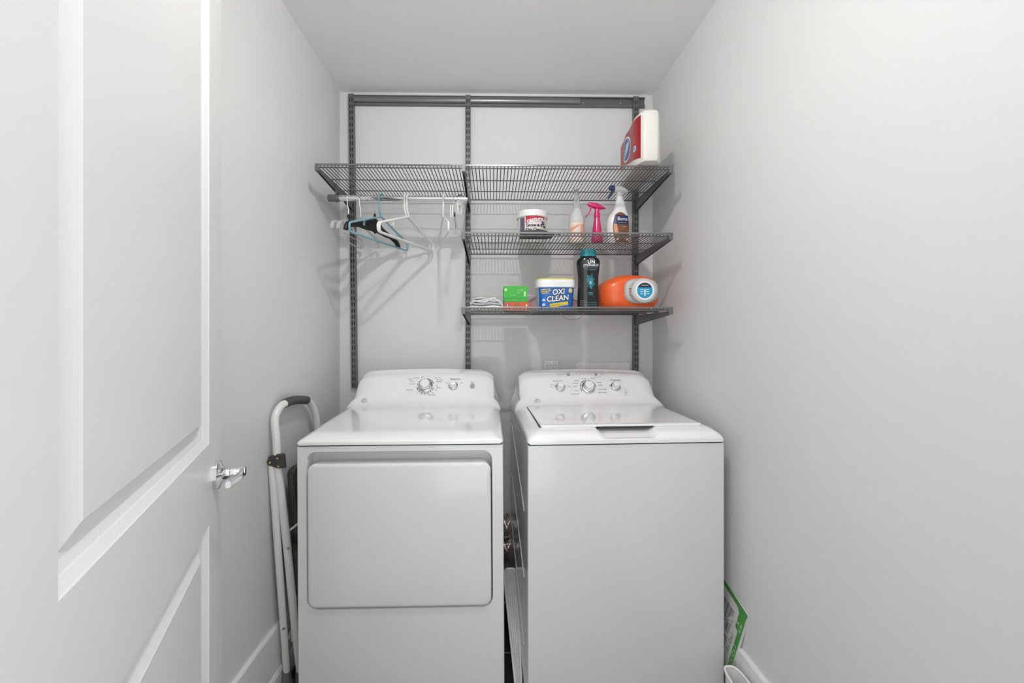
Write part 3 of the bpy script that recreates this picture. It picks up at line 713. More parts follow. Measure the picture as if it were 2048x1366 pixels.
# boxes
def carton(name, label, px0, px1, z0, z1, Y, dep, m, parent_labels):
    a, b = at(px0, 600, Y), at(px1, 600, Y); w = (b.x - a.x) / 2
    t = thing(name, label, 'box', ((a.x + b.x) / 2, Y, z0))
    obj('carton', G().box(-w, w, 0, dep, 0, z1 - z0), m, t, bevel=0.0012)
    parent_labels(t, w, z1 - z0)
    return t
flat = lambda u, v, e=0.0006: (u, -e, v)
def glab(t, w, h):
    g = G(); wtext(g, flat, 'compostable', 0.0055, 0.020, h * 0.80, 0.0006); wtext(g, flat, 'wipes and bags', 0.0055, 0.020, h * 0.70, 0.0006); wtext(g, flat, 'handle tie', 0.0055, 0.016, h * 0.58, 0.0006)
    wtext(g, flat, 'fresh scent', 0.005, -0.012, h * 0.42, 0.0006)
    PG = mat('pale_green_print', (0.55, 0.80, 0.50), 0.5); obj('printing', g, PG, t)
    obj('corner_mark', G().box(-w + 0.004, -w + 0.013, -0.0006, -0.0002, h * 0.68, h * 0.85), PG, t); obj('side_mark', G().box(w - 0.016, w - 0.009, -0.0006, -0.0002, h * 0.36, h * 0.66), PG, t)
    g = G(); g.box(-w + 0.0005, w - 0.0005, -0.0008, -0.0001, h * 0.24, h * 0.265); obj('flap_line', g, mat('dark_green', (0.03, 0.22, 0.04), 0.5), t)
def olab(t, w, h):
    g = G(); g.box(-w + 0.008, -w + 0.020, -0.0006, -0.0002, h * 0.35, h * 0.8); obj('blue_mark', g, INK_BL, t)
    obj('white_mark', G().box(-w + 0.012, -w + 0.016, -0.0010, -0.0006, h * 0.45, h * 0.7), INK_W, t); obj('white_mark', G().box(w - 0.014, w - 0.008, -0.0006, -0.0002, h * 0.45, h * 0.7), INK_W, t)
    g = G(); g.box(-0.012, 0.014, -0.0006, -0.0002, h * 0.2, h * 0.95); obj('photo_mark', g, mat('brown_orange', (0.45, 0.13, 0.06), 0.5), t)
zmid = at(1030, 604, 1.73).z; ztop = at(1030, 572, 1.735).z
carton('cardboard_box', 'flat orange carton under the green box on the lowest shelf', 1008.5, 1058, zb_, zmid - 0.0005, 1.73, 0.17, mat('orange_card', (0.72, 0.11, 0.035), 0.5), olab)
carton('cardboard_box', 'bright green carton stacked on the orange carton', 1007.5, 1055.5, zmid, ztop, 1.735, 0.15, mat('green_card', (0.055, 0.42, 0.05), 0.5), glab)

# stain remover tub
p0 = at(1109, 590, 1.80)
t = thing('detergent_tub', 'blue-labelled stain remover tub with a white lid rimmed in yellow', 'tub', (p0.x, 1.80, zb_), 0.02)
S = [(0, 0.074, 0.052), (0.003, 0.077, 0.055), (0.105, 0.083, 0.060)]
obj('bucket', body(S, 4, 64), mat('tub_blue_white', (0.74, 0.75, 0.77), 0.3), t)
zt_ = at(1109, 558, 1.745).z - zb_
obj('lid', body([(0.100, 0.084, 0.061), (0.101, 0.0875, 0.0645), (0.118, 0.0885, 0.0655), (zt_ - 0.006, 0.0885, 0.0655), (zt_ - 0.004, 0.087, 0.064)], 4, 64), PLASTW, t)
obj('lid_rim', body([(zt_ - 0.0045, 0.0860, 0.0635), (zt_ - 0.0025, 0.0868, 0.0640), (zt_ + 0.002, 0.084, 0.061), (zt_ + 0.003, 0.078, 0.056)], 4, 64), mat('yellow_plastic', (0.80, 0.70, 0.18), 0.35), t)['label'] = 'yellow rim of the lid'
fn = front(S, 4)
OXB = mat('oxi_blue', (0.015, 0.13, 0.46), 0.3, noise=0.35, nscale=50)
lab = obj('label_wrap', patch(fn, 0, 0, 0, 0, 0.0005, 48, 6, lambda i, j: ((2 * i - 1) * 0.985 * (0.077 + 0.0054 * j), 0.004 + 0.095 * j)), OXB, t)
tl = 0.10
# light splash rays behind the name
g = G()
for k in range(16):
    a = 2 * PI * k / 16 + 0.2; r0, r1 = 0.016, 0.046 + 0.010 * (k % 3)
    c0 = (0.005, 0.045)
    pts = [(c0[0] + r0 * math.cos(a - .1), c0[1] + r0 * math.sin(a - .1)), (c0[0] + r1 * 1.4 * math.cos(a), c0[1] + r1 * math.sin(a)), (c0[0] + r0 * math.cos(a + .1), c0[1] + r0 * math.sin(a + .1))]
    pts = [(max(-0.07, min(0.07, u)), max(0.006, min(0.096, v))) for u, v in pts]
    g.add([fn(u, v, 0.0010) for u, v in pts], [(0, 1, 2)])
obj('splash', g, mat('splash_blue', (0.06, 0.33, 0.66), 0.4), lab)
for (s_, sz, u, v) in (('OXI', 0.0325, 0.006, 0.079), ('CLEAN', 0.0325, 0.003, 0.0505)):
    for col, bold, e in ((INK_K, 0.0030, 0.0016), (INK_W, 0.0008, 0.0022)):
        g = G(); wtext(g, fn, s_, sz, u, v, e, tl, bold, 0.15, sx=0.96); obj('lettering', g, col, lab)
obj('yellow_band', patch(fn, 0, 0, 0, 0, 0.0014, 14, 3, lambda i, j: (-0.030 + 0.080 * i, 0.010 + 0.017 * j + 0.012 * i)), INK_Y, lab)
obj('blue_band', patch(fn, 0, 0, 0, 0, 0.0018, 8, 2, lambda i, j: (0.008 + 0.036 * i, 0.008 + 0.009 * j + 0.007 * i)), INK_BL, lab)
g = G(); wtext(g, fn, 'VERSATILE', 0.0085, -0.004, 0.0225, 0.0020, 0.14, 0.0003); obj('lettering', g, mat('mustard', (0.50, 0.32, 0.03), 0.5), lab)
g = G(); wtext(g, fn, 'AMERICA\'S #1', 0.0072, -0.050, 0.090, 0.0014, 0.1, 0.0003, 0.2); wtext(g, fn, 'STAIN FIGHTER', 0.0062, -0.049, 0.082, 0.0014, 0.1, 0.0003, 0.2); wtext(g, fn, 'TRUSTED', 0.0072, -0.052, 0.074, 0.0014, 0.1, 0.0003, 0.2); obj('lettering', g, INK_Y, lab)
g = G(); disc(g, fn, 0.061, 0.086, 0.0095, 0.0105, 0.0016); obj('load_badge', g, INK_Y, lab)
g = G(); wtext(g, fn, '65', 0.013, 0.061, 0.086, 0.0022, 0.1, 0.0004); wtext(g, fn, 'STAIN REMOVER', 0.004, 0.026, 0.0205, 0.0022, 0.15); obj('lettering', g, INK_W, lab)
PBP = mat('pale_blue_print', (0.5, 0.7, 0.85), 0.5)
for v_ in (0.044, 0.024): g = G(); disc(g, fn, -0.057, v_, 0.007, 0.006, 0.0012); obj('round_mark', g, PBP, lab)
g = G(); wtext(g, fn, 'WT 3.0 LB', 0.005, 0.056, 0.010, 0.0012); obj('small_print', g, PBP, lab)

# scent bead bottle
p0 = at(1176, 560, 1.76)
t = thing('scent_bead_bottle', 'tall black bottle with a teal cap and a teal crystal emblem', 'bottle', (p0.x, 1.76, zb_))
S = [(0, 0.043, 0.028), (0.004, 0.047, 0.032), (0.030, 0.0475, 0.033), (0.070, 0.0465, 0.032), (0.110, 0.0445, 0.030), (0.150, 0.0455, 0.031), (0.185, 0.0500, 0.034), (0.205, 0.0515, 0.035), (0.216, 0.0505, 0.035), (0.226, 0.046, 0.033), (0.232, 0.038, 0.031), (0.235, 0.033, 0.030)]
obj('bottle', body(S, 2.4, 48), mat('black_gloss_plastic', (0.006, 0.006, 0.007), 0.15, coat=0.3), t)
zt_ = at(1176, 500, 1.76).z - zb_
obj('cap', body([(0.2345, 0.0335, 0.0305), (0.236, 0.0355, 0.032), (zt_ - 0.012, 0.0335, 0.030), (zt_ - 0.003, 0.032, 0.029), (zt_, 0.028, 0.025)], 2.4, 48), mat('teal_plastic', (0.01, 0.21, 0.27), 0.25, coat=0.3), t)['label'] = 'teal screw cap'
fn = front(S, 2.4)
g = G(); wtext(g, fn, 'UN', 0.021, 0.006, 0.208, 0.0012, 0.03, 0.0009, spacing=1.15); wtext(g, fn, 'STOPABLES', 0.0135, 0.005, 0.194, 0.0012, 0.03, 0.0003, 0.25)
wtext(g, fn, 'downy', 0.0075, 0.007, 0.2215, 0.0012, 0.03); obj('lettering', g, INK_W, t)
g = G(); wtext(g, fn, 'IN-WASH SCENT BOOSTER', 0.0052, 0.004, 0.183, 0.0012); wtext(g, fn, 'WITH DOWNY BEADS', 0.0052, 0.004, 0.176, 0.0012); wtext(g, fn, 'FRESH', 0.0075, 0.004, 0.074, 0.0012, 0, 0.0002); wtext(g, fn, 'PARFUM', 0.0058, 0.004, 0.066, 0.0012)
for k in range(4): wtext(g, fn, 'NET WT 14.8 OZ SCENT', 0.0050, 0.008, 0.030 - 0.008 * k + 0.002, 0.0012)
obj('lettering', g, INK_LT, t)
g = G(); [wtext(g, fn, 'Mix it up', 0.0055, -0.030, 0.040 - 0.009 * k, 0.0012) for k in range(4)]; obj('lettering', g, mat('dim_print', (0.30, 0.33, 0.34), 0.5), t)
g = G(); n = 14
for k in range(n):   # faceted gem of crystal shards around the drop
    a = 2 * PI * k / n; r0, r1 = 0.0095, (0.020 + 0.004 * (k % 2)) * (0.85 + 0.3 * abs(math.sin(a)))
    P_ = [(r0 * math.cos(a - .16), 1.3 * r0 * math.sin(a - .16)), (r1 * 0.8 * math.cos(a - .1), r1 * 1.2 * math.sin(a - .1)), (r1 * math.cos(a + .05), 1.25 * r1 * math.sin(a + .05)), (r0 * math.cos(a + .2), 1.3 * r0 * math.sin(a + .2))]
    g.add([fn(0.004 + u, 0.125 + v, 0.0012) for u, v in P_], [(0, 1, 2, 3)])
obj('crystal_emblem', g, INK_TE, t)
g = G(); disc(g, fn, 0.004, 0.122, 0.010, 0.016, 0.0014); disc(g, fn, 0.004, 0.100, 0.006, 0.006, 0.0014); obj('drop_emblem', g, mat('drop_teal', (0.05, 0.20, 0.26), 0.3), t)
g = G(); disc(g, fn, 0.004, 0.119, 0.004, 0.006, 0.0018); obj('drop_highlight', g, mat('drop_mint', (0.35, 0.65, 0.55), 0.3), t)

# orange detergent bottle lying down, cap towards the room
p0 = at(1261, 582, 1.76)
t = thing('detergent_bottle', 'big orange detergent bottle lying on its side, grey cap facing out', 'detergent bottle', (p0.x, 1.87, zb_), 0.0)
ORG = mat('orange_plastic', (0.80, 0.115, 0.02), 0.28, coat=0.2)
ht = (at(1261, 549, 1.76).z - zb_) / 2
L = []
xo = 0.0
for y, a, h, dx in ((-0.128, 0.075, 0.045, 0.030), (-0.124, 0.098, 0.062, 0.018), (-0.110, 0.116, 0.074, 0.008), (-0.085, 0.127, ht, 0.0), (0.0, 0.130, ht, 0.0), (0.06, 0.128, ht, 0), (0.09, 0.118, ht * 0.92, 0), (0.105, 0.100, ht * 0.75, 0)):
    ring = []
    for k in range(56):
        a_ = 2 * PI * k / 56; c, s_ = math.cos(a_), math.sin(a_); pw = 2.9
        x = a * math.copysign(abs(c) ** (2 / pw), c); z = h * math.copysign(abs(s_) ** (2 / pw), s_)
        if x < 0: z *= 1 - 0.26 * (x / a) ** 2 * (z > 0)           # shoulder lower towards the handle side
        if z < 0: z = -h * abs(s_) ** (2 / 4.5)
        ring.append((x + dx, y, ht + z * 1.0 - (0 if True else 0)))
    L.append(ring)
obj('bottle', G().loops(L), ORG, t)
cx_ = at(1282, 582, 1.74).x - p0.x; cz_ = at(1283, 582, 1.74).z - zb_
GC = mat('light_grey_plastic', (0.50, 0.49, 0.48), 0.35)
Mc = Matrix.Translation((cx_, -0.126, cz_)) @ Matrix.Rotation(PI / 2, 4, 'X')
L = [[(x, y * 1.0, z) for x, y in sup(a, b, 3, 48)] for z, a, b in ((-0.022, 0.072, 0.056), (0.0, 0.075, 0.055), (0.010, 0.073, 0.053), (0.016, 0.068, 0.049), (0.018, 0.060, 0.044))]
obj('collar', G().loops(L, M=Mc), GC, t)['label'] = 'light grey collar'
Mc2 = Mc @ Matrix.Translation((0.0, -0.002, -0.004)) @ Matrix.Scale(1.13, 4)
g = G(); g.lathe([(0.047, 0.017), (0.048, 0.022), (0.048, 0.038), (0.046, 0.043), (0.043, 0.045)], 48, Mc2); 
for k in range(5): g.box(-0.0505, -0.046, -0.014 + k * 0.006, -0.011 + k * 0.006, 0.020, 0.040, Mc2)
obj('cap', g, mat('pale_grey_plastic', (0.56, 0.55, 0.54), 0.3), t)['label'] = 'round pale grey cap'
cap_ = [o for o in t.children if o.name.startswith('cap')][0]
g = G(); g.lathe([(0.036, 0.0453), (0.036, 0.0458)], 40, Mc2); obj('sticker', g, INK_W, cap_)
g = G(); g.lathe([(0.0295, 0.0459), (0.0295, 0.0463)], 40, Mc2); obj('sticker_field', g, mat('sticker_blue', (0.02, 0.30, 0.55), 0.4), cap_)
capf = lambda u, v, e=0: tuple(Mc2 @ Vector((u, v, 0.0464 + e)))
g = G(); P_ = [(0.0295 * math.cos(a), 0.0295 * math.sin(a)) for a in [PI * 0.12 + PI * 0.76 * k / 12 for k in range(13)]]; g.add([capf(u, v, .0003) for u, v in P_], [tuple(range(13))]); obj('sticker_top', g, INK_N, cap_)
g = G(); [g.add([capf(u + a, v + b, .0003) for a, b in ((0, 0), (0.012, 0), (0.012, 0.0025), (0, 0.0025))], [(0, 1, 2, 3)]) for u in (-0.018, 0.005) for v in (-0.014, -0.006, 0.002)]; g.add([capf(a, b, .0003) for a, b in ((-0.003, -0.02), (0.003, -0.02), (0.003, 0.004), (-0.003, 0.004))], [(0, 1, 2, 3)]); obj('sticker_print', g, mat('sticker_pale', (0.65, 0.85, 0.85), 0.4), cap_)
g = G(); wtext(g, capf, 'ARM', 0.005, 0, 0.0195, 0.0005) if False else g.add([capf(a, b, .0006) for a, b in ((-0.012, 0.018), (0.013, 0.018), (0.013, 0.0205), (-0.012, 0.0205))], [(0, 1, 2, 3)]); obj('sticker_bar', g, INK_Y, cap_)
[obj('white_mark', G().sphere((cx_ + a, -0.122, cz_ + b), 0.0035, 8, 6), INK_W, t) for a, b in ((-0.074, 0.032), (-0.083, -0.018))]

# red knob bottle behind, pink bag behind, pink cord loop
p0 = at(1199, 590, 1.97)
t = thing('red_bottle', 'red plastic container mostly hidden behind the black bottle and the orange detergent', 'bottle', (p0.x + 0.0, 2.025, zb_))
obj('bottle', body([(0, 0.038, 0.022), (0.004, 0.042, 0.025), (0.028, 0.042, 0.025), (0.036, 0.020, 0.018), (0.042, 0.012, 0.012)], 2.5, 30), mat('red_plastic', (0.55, 0.03, 0.04), 0.3), t)
obj('cap', G().lathe([(0.018, 0.042), (0.019, 0.044), (0.019, 0.10), (0.017, 0.104)], 24), mat('red_cap_plastic', (0.50, 0.03, 0.05), 0.3), t)
a, b = at(1057, 600, 1.95), at(1158, 600, 1.95)
t = thing('plastic_bag', 'crumpled pale pink plastic bag behind the blue and white tub', 'bag', ((a.x + b.x) / 2, 1.97, zb_))
g = G(); L = []; w = (b.x - a.x) / 2
r = random.Random(4)
for i in range(8):
    s_ = i / 7; z = 0.086 * s_; k_ = (1 - abs(2 * s_ - 0.8) ** 3 * 0.35) if s_ < 0.95 else 0.6
    L.append([(x * (1 + 0.05 * r.uniform(-1, 1)), y * (1 + 0.25 * r.uniform(-1, 1)), z + 0.004 * r.uniform(-1, 1) * (0 < i)) for x, y in sup(w * k_, 0.032 * k_, 2.6, 32)])
obj('pouch', g.loops(L), mat('pale_pink_film', (0.62, 0.42, 0.46), 0.35, trans=0.2, bump=0.8, bscale=60), t)
obj('rolled_top', G().tube(smooth_path([(-w * .7, 0, 0.084), (-w * .3, 0.005, 0.092), (0, -0.004, 0.088), (w * .4, 0.004, 0.093), (w * .75, 0, 0.086)], 4), 0.005, 8), MATS['pale_pink_film'], t)
q = [at(px_, py_, 1.93) for px_, py_ in ((1122, 626), (1127, 633), (1136, 638), (1146, 639), (1157, 637), (1165, 632), (1169, 626))]
g = G(); g.tube(smooth_path([tuple(v) for v in q], 4), 0.0014, 8)
tag(obj('cord_loop', g, mat('pale_pink_cord', (0.55, 0.30, 0.32), 0.5)), 'thin pink cord loop dangling under the lowest shelf', 'cord')

# ------------------------------------------------------------------ outlet and utility cover on the back wall
a, b = at(1088, 720, YB), at(1118, 720, YB)
t = thing('wall_outlet', 'white wall outlet low on the back wall, just above the washer', 'outlet', ((a.x + b.x) / 2, YB, a.z - 0.125))
w = (b.x - a.x) / 2
obj('cover_plate', G().box(-w, w, -0.006, -0.0003, 0, 0.125), TRIM, t, bevel=0.003)
rec = obj('receptacle', G().box(-0.0235, 0.0235, -0.0085, -0.0065, 0.027, 0.098), PLASTW, t, bevel=0.0008)
g = G(); g.loops([[(x, -0.0063, z) for x, z in ((-0.0245, 0.026), (0.0245, 0.026), (0.0245, 0.099), (-0.0245, 0.099))]], (False, True)); obj('gap', g, GAPM, t, smooth=0)
g = G()
for zz in (0.084, 0.045):
    g.box(-0.0095, -0.0075, -0.0090, -0.0086, zz - 0.004, zz + 0.005); g.box(0.0065, 0.0085, -0.0090, -0.0086, zz - 0.0035, zz + 0.0045); g.lathe([(0.0028, 0), (0.0028, 0.0004)], 14, Matrix.Translation((0, -0.0086, zz - 0.010)) @ Matrix.Rotation(PI / 2, 4, 'X'))
obj('slots', g, GAPM, rec)
obj('screw', G().lathe([(0.0032, 0), (0.0026, 0.0015)], 14, Matrix.Translation((0, -0.006, 0.113)) @ Matrix.Rotation(PI / 2, 4, 'X')), SATIN, t)
a, b = at(1151, 725, YB - 0.015), at(1260, 725, YB - 0.015)
t = thing('utility_box', 'flat white washer utility cover on the back wall beside the outlet', 'utility box', ((a.x + b.x) / 2, YB, a.z - 0.21))
w = (b.x - a.x) / 2
obj('cover', G().box(-w, w, -0.016, -0.0005, 0, 0.21), TRIM, t, bevel=0.002)
obj('flange', G().box(-w - 0.008, w + 0.006, -0.004, -0.0004, -0.01, 0.206), TRIM, t, bevel=0.001)

# ------------------------------------------------------------------ washer and dryer
W2 = 0.343; DEP = 0.68; ZB0 = 0.925; DECK = 0.972; ZTOP = 1.122
# side profile of the moulded top: (y, z)
PROF = []
for k in range(9):
    a = PI / 2 * k / 8; PROF.append((0.062 * (1 - math.cos(a)), ZB0 + 0.010 + (DECK - 0.004 - ZB0 - 0.010) * math.sin(a)))
PY0, PY1 = 0.445, 0.545
for y in (0.10, 0.16, 0.22, 0.30, 0.37, 0.405): PROF.append((y, DECK - 0.004 + 0.004 * min(1, (y - 0.062) / 0.2)))
for k in range(1, 7):
    s_ = k / 6; a = s_ * 0.95
    PROF.append((0.405 + 0.055 * s_, DECK + 0.030 * s_ ** 2.2))
PA, PB = Vector((0, 0.460, DECK + 0.030)), Vector((0, 0.535, ZTOP - 0.022))
for k in range(1, 9): v = PA.lerp(PB, k / 8); PROF.append((v.y, v.z))
for k in range(1, 7):
    a = PI / 2 * k / 6; PROF.append((PB.y + 0.006 + 0.040 * math.sin(a * 0.98), ZTOP - 0.022 + 0.022 * math.sin(a)))
PROF += [(0.63, ZTOP - 0.002), (0.655, ZTOP - 0.014), (0.67, ZTOP - 0.05), (DEP, DECK)]
def halfw(h, inset=0.026):
    return W2 - inset * sstep((h - (DECK - 0.022)) / 0.042) - 0.004 * sstep((h - DECK) / 0.15)
def top_shell(dep_fn=None):
    g = G(); L = []; NT = 48; NA = 8
    for y, z in PROF:
        wf = 0
        if y < 0.02: wf = 0.008 * (1 - math.sqrt(max(0, 1 - (1 - y / 0.02) ** 2)))
        kk = sstep((z - DECK) / 0.10)
        Rz = min(0.036 + 0.012 * kk, (z - ZB0 - 0.004))
        hz = z - Rz
        Xs = halfw(hz) - wf
        Rx = (0.046 * (1 - kk) + 0.060 * kk) * min(1, Rz / 0.036) 
        pts = [(-W2 + wf + 0.004, ZB0), (-W2 + wf, ZB0 + 0.004)]
        # side rises from the lower edge to the start of the corner radius
        for k in range(1, 9):
            h = ZB0 + 0.004 + (hz - ZB0 - 0.004) * k / 8
            pts.append((-(halfw(h) - wf), h))
        for k in range(1, NA + 1):
            a = PI / 2 * k / NA; pts.append((-(Xs - Rx * (1 - math.cos(a))), hz + Rz * math.sin(a)))
        xe = Xs - Rx
        crown = 0.013 * kk
        full = pts + [(-xe + 2 * xe * k / NT, z) for k in range(1, NT)] + [(-x, zz) for x, zz in pts[::-1]]
        row = []
        for x, zz in full:
            c = -crown * (abs(x) / W2) ** 2 * sstep((zz - hz) / max(Rz, 1e-4)) if zz > DECK else 0
            yy = y
            if dep_fn: zz, yy = dep_fn(x, y, zz)
            row.append((x, yy, zz + c))
        L.append(row)
    g.loops(L, (False, False), closed=False)
    n = len(L[0])
    g.add(L[0], [tuple(range(n))]); g.add(L[-1], [tuple(range(n))])
    return g
def panel_M(u, s_):
    """frame on the sloping console face: u across, s_ 0..1 up the slope; local z = outward normal"""
    o = PA.lerp(PB, s_); up = (PB - PA).normalized(); out = Vector((0, -up.z, up.y)); x = Vector((1, 0, 0))
    cr = -0.013 * (abs(u) / W2) ** 2 * 0
    M = Matrix(((x.x, up.x, out.x), (x.y, up.y, out.y), (x.z, up.z, out.z))).to_4x4()
    return Matrix.Translation(Vector((u, o.y, o.z + cr)) + out * 0.0005) @ M
SL = (PB - PA).length
def psurf(u, v, e=0.0008):   # v metres up the slope
    return tuple(panel_M(u, v / SL) @ Vector((0, 0, e)))
def knob(t, u, s_, R, name='knob'):
    M = panel_M(u, s_)
    k = obj(name, G().lathe([(R * 1.0, 0), (R * 1.0, 0.004), (R * 0.93, 0.007), (R * 0.72, 0.009)], 44, M), SATIN, t)
    obj('knob_barrel', G().lathe([(R * 0.80, 0.006), (R * 0.74, 0.020), (R * 0.70, 0.026), (R * 0.64, 0.028)], 44, M), CHROME, k)
    obj('knob_cap', G().lathe([(R * 0.62, 0.0255), (R * 0.63, 0.029), (R * 0.58, 0.031), (R * 0.3, 0.0325)], 44, M), PLASTW, k)
    return k
def ring_marks(g, u, v, r0, r1, segs):
    for a0, a1 in segs:
        n = max(2, int(abs(a1 - a0) / 8)); V = []
        for i in range(n + 1):
            a = math.radians(a0 + (a1 - a0) * i / n)
            V += [psurf(u + r0 * math.cos(a), v + r0 * math.sin(a)), psurf(u + r1 * math.cos(a), v + r1 * math.sin(a))]
        g.add(V, [(2 * i, 2 * i + 1, 2 * i + 3, 2 * i + 2) for i in range(n)])
def badge(t, u, v):
    b = obj('round_badge', G().lathe([(0.0135, 0), (0.0135, 0.0012), (0.012, 0.0018)], 36, panel_M(u, v / SL) @ Matrix.Scale(1.0, 4)), GREYB, t)
    g = G(); P_ = []
    ring = lambda r0, r1, e: [psurf(u + r * math.cos(a), v + r * math.sin(a), e) for a in [2 * PI * k / 36 for k in range(36)] for r in (r0, r1)]
    R_ = ring(0.0108, 0.0122, 0.0022); g.add(R_, [(2 * k, 2 * k + 1, (2 * k + 3) % 72, (2 * k + 2) % 72) for k in range(36)])
    ps = lambda a, b_, e=0: psurf(a, b_, 0.0026)
    wtext(g, ps, 'GE', 0.0135, u, v, 0, 0, 0.0004, 0.3)
    obj('monogram', g, PLASTW, b)

def appliance_common(name, label, cat, loc, rotz):
    t = thing(name, label, cat, loc, rotz)
    return t

# --- dryer
dx_ = -0.3025
dry = appliance_common('clothes_dryer', 'white front-loading clothes dryer with square door, beside the step ladder', 'dryer', (dx_, 1.324, 0.007), 0)
dry.rotation_euler = (0, -math.radians(0.32), math.radians(0.15))
obj('top_panel', top_shell(lambda x, y, z: (z - 0.010 * (1 - sstep((y - 0.03) / 0.36)) * sstep((z - ZB0 - 0.004) / 0.03), y)), PLASTW, dry, smooth=35)
g = G(); g.box(-W2 + 0.006, W2 - 0.006, 0.010, DEP - 0.01, ZB0 - 0.012, ZB0 + 0.004); obj('seam', g, GAPM, dry, smooth=0)  # dark fill painted as the shade in the joint under the top
# cabinet with recessed door opening
ZC0, ZC1 = 0.02, ZB0 - 0.0045
sc = 1.324 / F
def dz(py): return CAM_Z - (py - PCY) * sc * 0.997 - 0.008
rx0, rx1 = -W2 + 18.5 * sc, W2 - 22.5 * sc
rz0, rz1 = dz(1218), dz(902)
hole = rrect(rx0, rx1, rz0, rz1, 0.032, 7)
cxh, czh = (rx0 + rx1) / 2, (rz0 + rz1) / 2
def outer_for(p_):
    dx, dzv = p_[0] - cxh, p_[1] - czh; k = 1e9
    if dx > 0: k = min(k, (W2 - 0.001 - cxh) / dx)
    if dx < 0: k = min(k, (-W2 + 0.001 - cxh) / dx)
    if dzv > 0: k = min(k, (ZC1 - czh) / dzv)
    if dzv < 0: k = min(k, (ZC0 - czh) / dzv)
    return (cxh + dx * k, czh + dzv * k)
# resample the hole loop densely and add exact cabinet corners
def dense(loop, m=4):
    out = []
    for i in range(len(loop)):
        a, b = loop[i], loop[(i + 1) % len(loop)]
        k = m * 4 if math.dist(a, b) > 0.05 else 1
        for j in range(k): out.append((a[0] + (b[0] - a[0]) * j / k, a[1] + (b[1] - a[1]) * j / k))
    return out
hl = dense(hole); ol = [outer_for(q) for q in hl]
for cx, cz in ((-W2 + .001, ZC0), (W2 - .001, ZC0), (W2 - .001, ZC1), (-W2 + .001, ZC1)):
    i = min(range(len(ol)), key=lambda k: math.dist(ol[k], (cx, cz))); ol[i] = (cx, cz)
def off(loop, d):
    return [(cxh + (x - cxh) * (1 - d / ((rx1 - rx0) / 2)), czh + (z - czh) * (1 - d / ((rz1 - rz0) / 2))) for x, z in loop]
g = G()
fy = 0.004
g.loops([[(x, DEP, z) for x, z in ol], [(x, fy + 0.010, z) for x, z in ol], [(x * 0.9985, fy + 0.003, z) for x, z in ol], [(x * 0.992, fy, z) for x, z in ol],
         [(x, fy, z) for x, z in hl], [(x, fy + 0.002, z) for x, z in off(hl, 0.0015)], [(x, fy + 0.008, z) for x, z in off(hl, 0.003)], [(x, fy + 0.046, z) for x, z in off(hl, 0.004)], [(x, fy + 0.050, z) for x, z in off(hl, 0.010)]], (True, True))
obj('cabinet', g, ENAMEL, dry, smooth=50, wn=True)
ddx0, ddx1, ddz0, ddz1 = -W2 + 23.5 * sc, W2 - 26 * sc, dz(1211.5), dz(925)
g = G(); L = []
for ins, y in ((0.004, 0.048), (0.002, 0.020), (0.0005, 0.006), (0.0, 0.000), (0.0012, -0.004), (0.005, -0.0065), (0.012, -0.008), (0.05, -0.0095), (0.12, -0.0105)):
    L.append([(x, y, z) for x, z in rrect(ddx0 + ins, ddx1 - ins, ddz0 + ins, ddz1 - ins, max(0.006, 0.026 - ins * 0.2), 7)])
obj('door', g.loops(L), ENAMEL, dry, smooth=60, wn=True)
g = G(); g.loops([[(x, y, z) for x, z in rrect(ddx0 - 0.0012, ddx1 + 0.0012, ddz0 - 0.0028, ddz1 - 0.03, 0.027, 7)] for y in (0.012, 0.047)]); obj('door_shade_strip', g, mat('door_shade_dark', (0.10, 0.10, 0.10), 0.8), dry)  # added dark slab: paints the shadow line along the door's lower edge
for sx in (-1, 1):
    for sy in (0.06, DEP - 0.06): obj('foot', G().lathe([(0.018, -0.007 - sx * 0.0016), (0.018, 0.012), (0.008, 0.014), (0.008, 0.022)], 18, Matrix.Translation((sx * (W2 - 0.05), sy, 0))), DGREY, dry)
knob(dry, 0.002, 0.50, 0.033); knob(dry, 0.128, 0.50, 0.0215)
obj('start_button', G().lathe([(0.0100, 0), (0.0100, 0.003), (0.0088, 0.004)], 28, panel_M(0.216, 0.48)), GREYB, dry)
badge(dry, -0.262, -0.012)
vk = 0.50 * SL
g = G()
ring_marks(g, 0.002, vk, 0.0365, 0.0395, [(95, 150), (158, 172), (185, 215), (222, 236), (243, 258), (264, 276), (282, 297), (303, 318), (326, 345), (20, 84)])
for s_, u, v in (('Cottons', -0.075, 0.038), ('Less Dry', -0.048, 0.045), ('More Dry', 0.052, 0.042), ('Easy Care', 0.062, 0.032), ('Mixed', -0.065, 0.026), ('Less Dry', -0.062, 0.012), ('Delicates', 0.058, 0.022), ('70', 0.052, 0.000), ('60 Min', 0.060, -0.010), ('50', 0.050, -0.022), ('40', 0.036, -0.036), ('30', 0.018, -0.042), ('20', 0.0, -0.044), ('10', -0.018, -0.043), ('5', -0.034, -0.035), ('Quick Dry', -0.070, -0.020), ('Timed Dry', 0.034, -0.046), ('Off', -0.02, 0.047)):
    wtext(g, psurf, s_, 0.0072, 0.002 + u, vk + v, 0.0008)
wtext(g, psurf, 'Temperature', 0.0095, 0.135, vk + 0.036, 0.0008, 0, 0.0001); wtext(g, psurf, 'Medium', 0.0065, 0.130, vk + 0.027, 0.0008); wtext(g, psurf, 'Low', 0.0065, 0.098, vk + 0.016, 0.0008); wtext(g, psurf, 'High', 0.0065, 0.166, vk + 0.016, 0.0008)
wtext(g, psurf, 'Start', 0.0085, 0.216, vk + 0.018, 0.0008); wtext(g, psurf, 'Push', 0.006, 0.216, vk + 0.0115, 0.0008)
obj('console_print', g, INK, dry)

